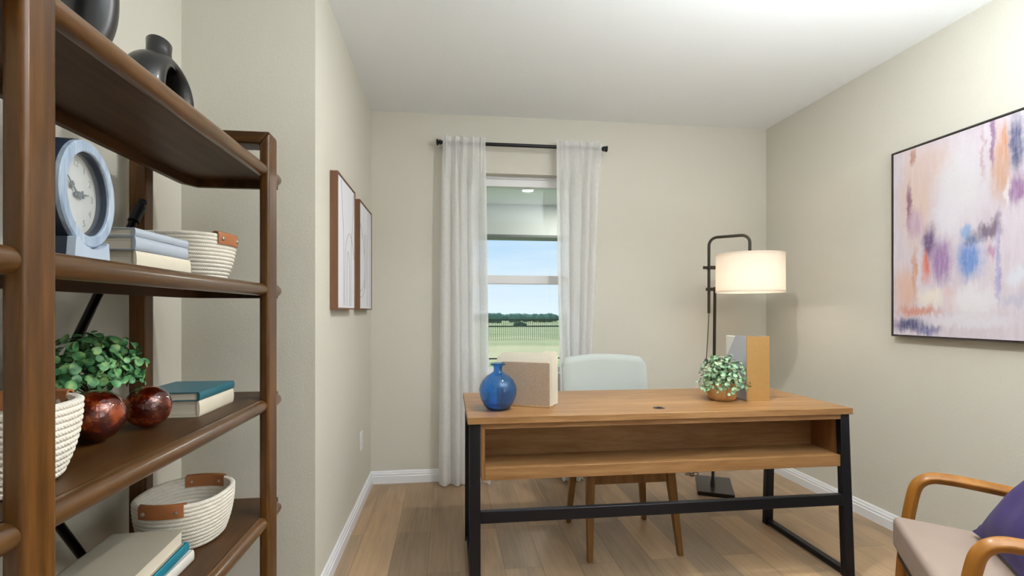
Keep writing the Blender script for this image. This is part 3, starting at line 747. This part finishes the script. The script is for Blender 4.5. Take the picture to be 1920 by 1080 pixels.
# local y must point backwards (away from the camera)
yv = M.to_3x3() @ Vector((0, 1, 0))
SG = 1 if yv.y > 0 else -1
TXB = N('woven_taupe_board'); _v = TXB.co((300, 300, 160)); _n = TXB.noise(_v, 1, 3)
TXB = TXB.bsdf(TXB.mix(_n, lin((146, 124, 104)), lin((190, 168, 148))), .8, 0, TXB.bump(_n, .6, .002))
t = thing('file_holder', 'taupe textured desktop file holder behind the blue vase', 'file holder', (.42, 2.33, z))
def rbox(mb, x0, x1, y0, y1, z0, z1, r=.012, n=6, corners=(1, 1)):
    """upright board in the x-z plane with rounded top corners, thickness along y"""
    p = [(x0, z0), (x1, z0)]
    for cx0, s_, ok in ((x1-r, 1, corners[1]), (x0+r, -1, corners[0])):
        seq = range(n+1) if s_ > 0 else range(n+1)
        for k in seq:
            a = (pi/2*k/n) if s_ > 0 else (pi/2+pi/2*k/n)
            if ok: p.append((cx0+r*cos(a), z1-r+r*sin(a)))
        if not ok: p.append((x1 if s_ > 0 else x0, z1))
    mb.rings([[(x, y, q) for x, q in p] for y in (y0, y1)])
    return mb
ya, yb = (0, .006) if SG > 0 else (-.006, 0)
W_ = .232
def Y(v): return v*SG
rbox(MB(), 0, W_, Y(0), Y(.006), .006, .204, .008).mat(M).obj('front_panel', TXB, t, bevel=.0008)
rbox(MB(), 0, W_, Y(.092), Y(.098), .006, .204, .008).mat(M).obj('back_panel', TXB, t, bevel=.0008)
MB().box((-.002, min(Y(-.002), Y(.1)), 0), (W_+.002, max(Y(-.002), Y(.1)), .0065)).mat(M).obj('base', plain('tan_edge_board', (170, 132, 88), .6), t, bevel=.001)
FOLD = plain('cream_card', (244, 238, 222), .7, var=.03)
fl = [('cream folder at the front of the file holder, lower tab cut to the left', .016, .236, .0, 1), ('cream folder in the middle of the file holder', .038, .244, .0, 0), ('cream folder toward the back of the file holder', .058, .249, -.004, 0), ('tallest cream folder at the back of the file holder', .078, .252, -.008, 0)]
for lb, y_, zt, dx, cut in fl:
    f = MB(); rbox(f, -.012+dx, W_+.028+dx*.3, Y(y_), Y(y_+.0016), .008, zt-(.010 if True else 0), .018)
    rbox(f, -.008+dx+(.0 if not cut else .0), .060+dx, Y(y_+.0004), Y(y_+.0012), .10, zt, .012)
    o = f.mat(M).obj('file_folder', FOLD); tag(o, lb, 'folder', 'cream folders in the file holder')

# magazine file
GOLD = N('gold_glitter_board'); _v = GOLD.co((420, 420, 420)); _n = GOLD.noise(_v, 1, 3)
GOLD = GOLD.bsdf(GOLD.mix(_n, lin((148, 108, 56)), lin((204, 162, 102))), .5, .35, GOLD.bump(_n, .6, .002))
SILV = N('silver_glitter_board'); _v = SILV.co((420, 420, 420)); _n = SILV.noise(_v, 1, 3)
SILV = SILV.bsdf(SILV.mix(_n, lin((168, 172, 184)), lin((216, 218, 226))), .5, .25, SILV.bump(_n, .6, .002))
t = thing('magazine_file', 'tall magazine file with gold spine and silver sides on the right half of the desk', 'magazine file', (1.50, 2.43, z))
mx0, mx1, my0, my1, mh = 1.445, 1.558, 2.330, 2.585, .316
M = Matrix.Translation((mx0, my0, z)) @ Matrix.Rotation(radians(-5), 4, 'Z')
wx, wy = mx1-mx0, my1-my0
MB().box((0, -.004, 0), (wx, .0, mh)).mat(M).obj('spine', GOLD, t, smooth=False)
for x0 in (0, wx-.004):
    pr = [(.0003, .003), (wy, .003), (wy, .15), (.110, mh), (.0003, mh)]
    MB().rings([[(x, y_, z_) for y_, z_ in pr] for x in (x0, x0+.004)]).mat(M).obj('side_panel', SILV, t, smooth=False)
MB().box((.0045, .0003, 0), (wx-.0045, wy, .003)).mat(M).obj('base', SILV, t, smooth=False)
MB().box((.0045, wy-.004, .0035), (wx-.0045, wy, .15)).mat(M).obj('back_panel', SILV, t, smooth=False)
for k, (x0, w_, hh, lb) in enumerate([(.012, .020, .309, 'white ring binder in the magazine file, nearest the plant'), (.045, .016, .300, 'white booklet in the magazine file behind the ring binder')]):
    o = MB().box((x0, .004, .0038), (x0+w_, wy-.012, hh)).mat(M).obj('document', plain('white_paper_%s' % 'ab'[k], (228, 228, 222), .7, var=.02), bevel=.002)
    tag(o, lb, 'document')

# potted plant on desk
t = thing('potted_plant', 'small pale green plant in a round wooden pot in front of the magazine file', 'plant', (1.345, 2.378, z))
POTW = wood('striped_pot_wood', (156, 108, 60), (212, 168, 112), 'Z', .5, 2.2)
MB().lathe([(.001, 0), (.050, 0), (.060, .005), (.068, .018), (.071, .040), (.070, .070), (.067, .088), (.062, .088), (.063, .070), (.001, .068)], (1.345, 2.378, z), 40).obj('pot', POTW, t)
m, st = foliage((1.348, 2.372, z+.135), (.116, .116, .088), 660, .0100, 9, -.75, .03, clear=lambda p: p.x > 1.428 and p.y > 2.312)
m.obj('foliage', LEAF2, t, angle=180, normals=False); st.obj('stems', STEM, t)

# ------------------------------------------------------------------ desk chair
ch = thing('desk_chair', 'pale grey upholstered chair with tapered wooden legs tucked behind the desk', 'chair', (.90, 2.62, 0))
def leg(xb, yb, xt, yt, zt, wb=.026, wt=.042):
    return MB().hexa([(xb-wb/2, yb-wb/2, 0), (xb+wb/2, yb-wb/2, 0), (xb+wb/2, yb+wb/2, 0), (xb-wb/2, yb+wb/2, 0)], [(xt-wt/2, yt-wt/2, zt), (xt+wt/2, yt-wt/2, zt), (xt+wt/2, yt+wt/2, zt), (xt-wt/2, yt+wt/2, zt)])
leg(.674, 2.378, .690, 2.430, .405).obj('leg', CHW, ch, bevel=.003)
leg(1.132, 2.385, 1.098, 2.430, .405).obj('leg', CHW, ch, bevel=.003)
leg(.680, 2.845, .705, 2.790, .405).obj('leg', CHW, ch, bevel=.003)
leg(1.122, 2.830, 1.085, 2.790, .405).obj('leg', CHW, ch, bevel=.003)
MB().box((.711, 2.418, .352), (1.077, 2.440, .405)).obj('apron', CHW, ch, bevel=.002)
MB().box((.725, 2.786, .352), (1.065, 2.806, .405)).obj('apron', CHW, ch, bevel=.002)
for x in (.682, 1.092): MB().box((x, 2.452, .352), (x+.018, 2.768, .405)).obj('apron', CHW, ch, bevel=.002)
MB().box((.665, 2.40, .406), (1.125, 2.86, .478)).obj('seat', GREYF, ch, bevel=.022, seg=5)
bk = MB(); rs = []
nn = 18
def backsec(x, th, z0, z1):
    return z0, z1
X0, X1 = .650, 1.152
cols = []
for k in range(nn+1):
    s_ = k/nn; x = X0+(X1-X0)*s_
    edge = min(s_, 1-s_)*(X1-X0); r = .030
    dz = 0 if edge > r else r-sqrt(max(0, r*r-(r-edge)**2))
    zt = .935+.020*(1-(2*s_-1)**2)-.008-dz*.75; zb = .50+dz
    th = .030 if edge > .012 else .030*sqrt(max(.05, 1-((.012-edge)/.012)**2))
    cv = .045*(2*s_-1)**2
    ring = []
    for j in range(25):                        # down the front then up the back
        v_ = j/24; z_ = zb+(zt-zb)*(1-v_) if True else 0
        lean = .105*((z_-.45)/.5)
        e_ = min(v_, 1-v_)*(zt-zb); tt = th*min(1, sqrt(max(0, 1-(max(0, .02-e_)/.02)**2)))
        ring.append((x, 2.83+lean-cv-tt, z_))
    for j in range(24, -1, -1):
        v_ = j/24; z_ = zb+(zt-zb)*(1-v_); lean = .105*((z_-.45)/.5)
        e_ = min(v_, 1-v_)*(zt-zb); tt = th*min(1, sqrt(max(0, 1-(max(0, .02-e_)/.02)**2)))
        ring.append((x, 2.83+lean-cv+tt*1.0+.0005, z_))
    rs.append(ring)
bk.rings(rs).obj('backrest', GREYF, ch, angle=60)

# ------------------------------------------------------------------ floor lamp
lp = thing('floor_lamp', 'dark bronze floor lamp with hooked arm and white drum shade in the right corner', 'floor lamp', (1.79, 3.25, 0))
base = [(1.614, 3.150), (1.813, 3.048), (1.970, 3.374), (1.760, 3.470)]
MB().prism(base, .0005, .026).obj('base', plain('dark_bronze_base', (48, 40, 34), .3, .6), lp, bevel=.004)
px_, py_ = 1.776, 3.226
MB().tube([(px_-.016, py_, .026), (px_-.016, py_, .05), (px_-.014, py_, .09), (px_, py_, 1.36)], [.017, .017, .0115, .0115], 4, sq=None).obj('pole', BRONZE, lp, angle=60)
ad = Vector((.75, -.66, 0)).normalized()
P0 = Vector((px_-.040, py_+.006, 0)); L_ = .252
pts = [P0+Vector((0, 0, 1.185)), P0+Vector((0, 0, 1.62))]
pts += [P0+ad*(.055-.055*cos(a))+Vector((0, 0, 1.635+.055*sin(a))) for a in [pi/2*k/8 for k in range(1, 9)]]
pts += [P0+ad*(L_-.05+.05*sin(a))+Vector((0, 0, 1.640+.05*cos(a))) for a in [pi/2*k/8 for k in range(0, 9)]]
E_ = P0+ad*L_
pts += [E_+Vector((0, 0, 1.56))]
MB().tube(pts, .0095, 14).obj('arm', BRONZE, lp, angle=60)
for z_ in (1.345, 1.49):
    c = P0+Vector((0, 0, z_))
    MB().box((P0.x-.014, py_-.018, z_-.011), (px_+.016, py_+.024, z_+.011)).obj('clamp', BRONZE, lp, bevel=.003)
    if z_ > 1.4:
        MB().tube([c+Vector((-.012, 0, 0)), c+Vector((-.028, 0, 0)), c+Vector((-.029, 0, 0)), c+Vector((-.038, 0, 0))], [.005, .005, .011, .011], 14).obj('knob', BRONZE, lp)
sc = (E_.x, E_.y)
SR = .205; sz0, sz1 = 1.318, 1.566
MB().lathe([(SR, sz0), (SR-.001, sz1), (SR-.004, sz1), (SR-.004, sz0)], (*sc, 0), 96).obj('lamp_shade', SHADE, lp, angle=40)
m = MB()
for zz in (sz0, sz1-.012): m.lathe([(SR+.0012, zz), (SR+.0012, zz+.012), (SR-.0002, zz+.012), (SR-.0002, zz)], (*sc, 0), 96)
m.obj('shade_trim', SHADE, lp, angle=40)
m = MB()
for k in range(3):
    a = 2*pi*k/3+.4; m.tube([(sc[0], sc[1], 1.545), (sc[0]+(SR-.003)*cos(a), sc[1]+(SR-.003)*sin(a), 1.556)], .002, 6)
m.tube([(sc[0], sc[1], 1.56), (sc[0], sc[1], 1.49)], .012, 14).obj('spider', BRONZE, lp)
MB().sphere((*sc, 1.44), .028, 20, (1, 1, 1.15)).obj('bulb', m_glow('warm_bulb', (1, .88, .72), 12), lp)
pl = bpy.data.lights.new('lamp_bulb_light', 'POINT'); pl.energy = 2.0; pl.color = (1, .84, .68); pl.shadow_soft_size = .04
po = bpy.data.objects.new('lamp_bulb_light', pl); po.location = (*sc, 1.385); COL.objects.link(po)
# cord: down from the arm, inline switch, coil by the base, on to the outlet
c0 = P0+Vector((0, 0, 1.185))
pts = [c0, c0+Vector((-.006, 0, -.12)), c0+Vector((-.016, 0, -.28)), c0+Vector((-.018, .004, -.33))]
pts += [Vector((1.713, 3.24, .70)), Vector((1.705, 3.26, .40)), Vector((1.70, 3.33, .12)), Vector((1.705, 3.42, .050)), Vector((1.72, 3.475, .030)), Vector((1.745, 3.50, .006)), Vector((1.78, 3.53, .006)), Vector((1.76, 3.57, .006)),
        Vector((1.72, 3.54, .008)), Vector((1.74, 3.50, .012)), Vector((1.80, 3.52, .006)), Vector((1.83, 3.57, .006)), Vector((1.76, 3.60, .006)), Vector((1.68, 3.615, .006)), Vector((1.648, 3.612, .03)), Vector((1.642, 3.60, .20)), Vector((1.64, 3.612, .38)), Vector((1.64, 3.632, .385))]
# smooth with Catmull-Rom
def smooth_path(p, n=6):
    out = []
    for k in range(len(p)-1):
        a, b, c, d = p[max(0, k-1)], p[k], p[k+1], p[min(len(p)-1, k+2)]
        for j in range(n):
            t_ = j/n
            out.append(.5*((2*b)+(c-a)*t_+(2*a-5*b+4*c-d)*t_*t_+(3*b-a-3*c+d)*t_**3))
    return out+[p[-1]]
CORDM = plain('black_cord', (26, 24, 22), .5)
MB().tube(smooth_path(pts), .0028, 8).obj('cord', CORDM, lp, angle=80)
sw = c0+Vector((-.0175, .003, -.325))
MB().sphere(tuple(sw), .013, 16, (1, .8, 1.7)).obj('switch', CORDM, lp)

# ------------------------------------------------------------------ armchair
def VV(s_, o_, z_):                     # s along the seat to the back, o toward the wall side
    return Vector((1.638+.84*s_+.54*o_, 1.708-.54*s_+.84*o_, z_))
ac = thing('armchair', 'blush suede armchair with curved amber wooden arms by the right wall', 'armchair', tuple(VV(.3, -.27, 0)))
SW, SD = .53, .60
def lbox(mb, s0, s1, o0, o1, zf0, zf1, zb0, zb1):
    mb.hexa([VV(s0, o0, zf0), VV(s1, o0, zb0), VV(s1, o1, zb0), VV(s0, o1, zf0)], [VV(s0, o0, zf1), VV(s1, o0, zb1), VV(s1, o1, zb1), VV(s0, o1, zf1)]); return mb
lbox(MB(), 0, SD, -SW, 0, .325, .445, .285, .405).obj('seat_cushion', PINKF, ac, bevel=.022, seg=5)
lbox(MB(), .015, SD-.01, -SW+.01, -.01, .290, .322, .25, .282).obj('seat_frame', plain('black_seat_frame', (26, 22, 22), .5), ac, bevel=.004)
# back cushion leaning backwards
MB().hexa([VV(.50, -SW+.01, .41), VV(.60, -SW+.01, .41), VV(.60, -.01, .41), VV(.50, -.01, .41)], [VV(.64, -SW+.01, .90), VV(.73, -SW+.01, .90), VV(.73, -.01, .90), VV(.64, -.01, .90)]).obj('back_cushion', PINKF, ac, bevel=.03, seg=5)
MB().hexa([VV(.605, -SW+.01, .27), VV(.63, -SW+.01, .27), VV(.63, -.01, .27), VV(.605, -.01, .27)], [VV(.735, -SW+.01, .88), VV(.76, -SW+.01, .88), VV(.76, -.01, .88), VV(.735, -.01, .88)]).obj('back_panel', ARMW, ac, bevel=.004)
def bent(o_, dz=0):
    f = [(.030, .0), (.034, .15), (.045, .33), (.056, .43), (.068, .505), (.080, .550), (.100, .575), (.128, .587), (.165, .588), (.22, .584), (.32, .572), (.44, .555), (.54, .543), (.60, .538)]
    q_ = smooth_path([VV(s_, o_, z_+dz*(z_/.55)) for s_, z_ in f], 5)
    return MB().tube(q_, .02, 12, sq=(.0180, .0145))
for o_ in (.030, -SW-.030):
    bent(o_).obj('armrest', ARMW, ac, angle=50)
    MB().hexa([VV(.66, o_-.017, 0), VV(.695, o_-.017, 0), VV(.695, o_+.017, 0), VV(.66, o_+.017, 0)], [VV(.585, o_-.017, .56), VV(.622, o_-.017, .56), VV(.622, o_+.017, .56), VV(.585, o_+.017, .56)]).obj('leg', ARMW, ac, bevel=.006, seg=3)
lbox(MB(), .04, .07, -SW-.012, .012, .235, .288, .235, .288).obj('crossbar', ARMW, ac, bevel=.004)
for o_ in (.012, -SW-.036):
    lbox(MB(), .045, .62, o_, o_+.024, .25, .288, .22, .258).obj('side_rail', ARMW, ac, bevel=.004)

# purple throw pillow with flange, leaning on the back cushion
t = thing('throw_pillow', 'deep purple velvet pillow leaning on the back of the blush armchair', 'pillow', tuple(VV(.33, -.27, .45)))
pm = MB(); n = 26; hw = .20
A = VV(.210, -.275, .448); xdir = (VV(0, -1, 0)-VV(0, 0, 0)).normalized()
bd = (VV(1, 0, 0)-VV(0, 0, 0)).normalized(); upv = (Vector((0, 0, .78))+bd*.62).normalized(); nrm = xdir.cross(upv).normalized()
tilt = Matrix.Rotation(radians(0), 3, nrm)
C_ = A+upv*hw*1.0
for sgn in (1, -1):
    G = []
    for j in range(n+1):
        row = []
        for k in range(n+1):
            u, v = -1+2*k/n, -1+2*j/n
            e_ = max(0, 1-(abs(u)/.93)**2.4)*max(0, 1-(abs(v)/.93)**2.4)
            pin = 1-.06*(1-abs(u)**2)*abs(v)**3
            w_ = .006*sin(9*u+3*v)+.005*sin(7*v-4*u)
            p = C_+xdir*(u*hw*(1-.05*(1-v*v)*abs(u)))+upv*(v*hw*(1-.05*(1-u*u)*abs(v)))+nrm*(sgn*(.0015+(.066*e_**.6+w_*.5*e_)))
            row.append(pm.b.verts.new(p))
        G.append(row)
    for a, b in zip(G, G[1:]):
        for k in range(n): pm.b.faces.new((a[k], a[k+1], b[k+1], b[k]))
bmesh.ops.remove_doubles(pm.b, verts=pm.b.verts, dist=.0035)
pm.obj('cushion', PURPF, t, angle=120)

# ------------------------------------------------------------------ pictures on the left wall
PANEL = plain('white_art_panel', (226, 227, 234), .6, var=.02)
INK = plain('fine_grey_line', (128, 122, 122), .6)
def line_picture(label, y0, y1, z0, z1, lines):
    t = thing('framed_picture', label, 'picture', (XL, (y0+y1)/2, z0), 'pair of line pictures on the left wall')
    x0, x1 = XL+.0004, XL+.036; f = .008
    fr = MB().box((x0, y0, z0), (x1, y0+f, z1)).box((x0, y1-f, z0), (x1, y1, z1)).box((x0, y0+f, z0), (x1, y1-f, z0+f)).box((x0, y0+f, z1-f), (x1, y1-f, z1))
    fr.obj('frame', FRW, t, smooth=False)
    MB().box((x0+.01, y0+f+.0005, z0+f+.0005), (x1-.004, y1-f-.0005, z1-f-.0005)).obj('art_panel', PANEL, t, smooth=False)
    m = MB()
    for ln in lines:
        m.tube(smooth_path([Vector((x1-.004, y0+(y1-y0)*a, z0+(z1-z0)*b)) for a, b in ln], 8), .0013, 6)
    m.obj('line_drawing', INK, t)
line_picture('white picture with fine arching lines in a brown frame, nearer the bookshelf', 2.398, 2.838, 1.207, 1.838,
    [[(.20, .97), (.26, .80), (.32, .60), (.34, .40), (.34, .03)], [(.92, .97), (.88, .75), (.80, .60), (.76, .40), (.75, .03)],
     [(.40, .03), (.40, .30), (.46, .50), (.60, .60), (.74, .60), (.86, .53), (.95, .42)], [(.52, .03), (.52, .34), (.60, .46), (.68, .30), (.68, .03)], [(.60, .46), (.605, .465)]])
line_picture('white picture with fine looping lines in a brown frame, nearer the window wall', 2.985, 3.440, 1.207, 1.836,
    [[(.04, .80), (.14, .76), (.26, .68), (.36, .55), (.38, .35), (.32, .22), (.10, .17), (.03, .19)], [(.03, .12), (.20, .12), (.38, .18), (.50, .32), (.54, .55), (.50, .70), (.44, .72), (.40, .66), (.38, .45), (.38, .2)],
     [(.72, .97), (.66, .80), (.62, .60), (.60, .30), (.60, .03)], [(.84, .03), (.82, .5), (.84, .97)]])

# ------------------------------------------------------------------ abstract painting
PY_0, PY_1, PZ_0, PZ_1 = 1.47, 2.487, 1.064, 2.050
t = thing('framed_painting', 'large abstract canvas in peach, lavender and blue with thin dark frame on the right wall', 'painting', (XR, 1.98, PZ_0))
q = N('abstract_paint'); c = q.n('TexCoord'); obc = c.outputs['Object']
nv = q.n('TexNoise', i={'Vector': q.n('Mapping', i={0: obc, 3: (1, 30, 7)}).outputs[0], 'Scale': 1, 'Detail': 5, 'Roughness': .65})
nb_ = q.n('TexNoise', i={'Vector': q.n('Mapping', i={0: obc, 3: (1, 11, 20)}).outputs[0], 'Scale': 1, 'Detail': 5, 'Roughness': .7})
s1 = q.n('VectorMath', operation='MULTIPLY', i={0: q.n('VectorMath', operation='SUBTRACT', i={0: nv.outputs[1], 1: (.5, .5, .5)}).outputs[0], 1: (0, .035, .13)}).outputs[0]
s2 = q.n('VectorMath', operation='MULTIPLY', i={0: q.n('VectorMath', operation='SUBTRACT', i={0: nb_.outputs[1], 1: (.5, .5, .5)}).outputs[0], 1: (0, .055, .03)}).outputs[0]
wv = q.n('VectorMath', operation='ADD', i={0: obc, 1: q.n('VectorMath', operation='ADD', i={0: s1, 1: s2}).outputs[0]}).outputs[0]
col = q.mix(nv.outputs[0], lin((196, 180, 190)), lin((216, 210, 220)))
BL = [(2.342, 1.792, 0.09, 0.243, (228, 203, 192)), (2.239, 1.91, 0.106, 0.106, (226, 202, 196)), (2.383, 1.727, 0.015, 0.117, (146, 100, 122)), (2.362, 1.993, 0.013, 0.049, (190, 140, 120)), (2.349, 1.647, 0.04, 0.073, (200, 170, 190)), (2.277, 1.54, 0.035, 0.083, (105, 80, 125)), (2.287, 1.423, 0.023, 0.07, (214, 108, 78)), (2.353, 1.379, 0.016, 0.134, (205, 150, 120)), (2.209, 1.439, 0.05, 0.11, (158, 122, 172)), (2.121, 1.788, 0.112, 0.168, (236, 234, 241)), (2.179, 1.664, 0.058, 0.102, (236, 232, 242)), (2.072, 1.437, 0.055, 0.085, (102, 142, 208)), (2.088, 1.565, 0.024, 0.033, (150, 182, 226)), (2.004, 1.552, 0.061, 0.028, (126, 108, 128)), (1.959, 1.582, 0.021, 0.042, (132, 108, 128)), (2.056, 1.522, 0.042, 0.022, (86, 106, 150)), (1.979, 1.469, 0.022, 0.031, (190, 150, 180)), (1.94, 1.847, 0.038, 0.155, (214, 170, 145)), (1.974, 1.961, 0.009, 0.115, (150, 112, 150)), (2.014, 1.911, 0.008, 0.107, (205, 175, 185)), (1.925, 1.945, 0.013, 0.072, (216, 150, 110)), (1.874, 1.908, 0.03, 0.11, (78, 84, 124)), (1.874, 1.708, 0.033, 0.061, (152, 108, 156)), (1.916, 1.717, 0.009, 0.061, (238, 230, 235)), (2.411, 1.308, 0.055, 0.112, (226, 186, 165)), (2.264, 1.267, 0.073, 0.045, (244, 234, 222)), (2.329, 1.202, 0.114, 0.022, (216, 150, 132)), (2.167, 1.253, 0.03, 0.051, (222, 170, 170)), (2.067, 1.246, 0.113, 0.068, (238, 236, 242)), (2.383, 1.128, 0.093, 0.037, (76, 78, 124)), (2.277, 1.101, 0.056, 0.026, (100, 100, 150)), (2.088, 1.152, 0.181, 0.03, (234, 230, 240)), (1.949, 1.414, 0.011, 0.176, (168, 162, 208)), (1.874, 1.347, 0.04, 0.04, (226, 230, 243)), (1.879, 1.247, 0.053, 0.028, (198, 196, 216)), (2.121, 1.194, 0.251, 0.004, (160, 150, 170)), (1.897, 1.283, 0.054, 0.004, (150, 140, 165)), (2.239, 1.331, 0.06, 0.005, (150, 120, 160))]
for y_, z_, ry, rz, cc in BL:
    if rz < .006: continue
    d = q.n('VectorMath', operation='SUBTRACT', i={0: wv, 1: (XR-.03, y_, z_)}).outputs[0]
    d = q.n('VectorMath', operation='MULTIPLY', i={0: d, 1: (0, 1/ry, 1/rz)}).outputs[0]
    ln_ = q.n('VectorMath', operation='LENGTH', i={0: d}).outputs[1]
    f = q.n('MapRange', interpolation_type='SMOOTHSTEP', i={0: ln_, 1: 1.55, 2: .4, 3: 0, 4: .96}).outputs[0]
    col = q.mix(f, col, lin(tuple(x*.93 for x in cc)))
wash = q.noise(q.n('Mapping', i={0: obc, 3: (1, 42, 5)}).outputs[0], 1, 5, .7)
col = q.mix(q.n('MapRange', i={0: wash, 1: .46, 2: .74, 3: 0, 4: .5}).outputs[0], col, lin((216, 212, 223)))
wash2 = q.noise(q.n('Mapping', i={0: obc, 1: (0, 3, 1), 3: (1, 30, 60)}).outputs[0], 1, 5, .75)
col = q.mix(q.n('MapRange', i={0: wash2, 1: .55, 2: .75, 3: 0, 4: .35}).outputs[0], col, lin((196, 178, 196)))
q.bsdf(col, .55, 0, q.bump(nb_.outputs[0], .35, .003))
x0, x1 = XR-.038, XR-.0004
MB().box((x0+.004, PY_0+.010, PZ_0+.010), (x1-.006, PY_1-.010, PZ_1-.010)).obj('canvas', q.m, t, smooth=False)
f = .007; FRD = plain('thin_dark_frame', (52, 46, 44), .45)
MB().box((x0, PY_0, PZ_0), (x1, PY_0+f, PZ_1)).box((x0, PY_1-f, PZ_0), (x1, PY_1, PZ_1)).box((x0, PY_0+f, PZ_0), (x1, PY_1-f, PZ_0+f)).box((x0, PY_0+f, PZ_1-f), (x1, PY_1-f, PZ_1)).obj('frame', FRD, t, smooth=False)
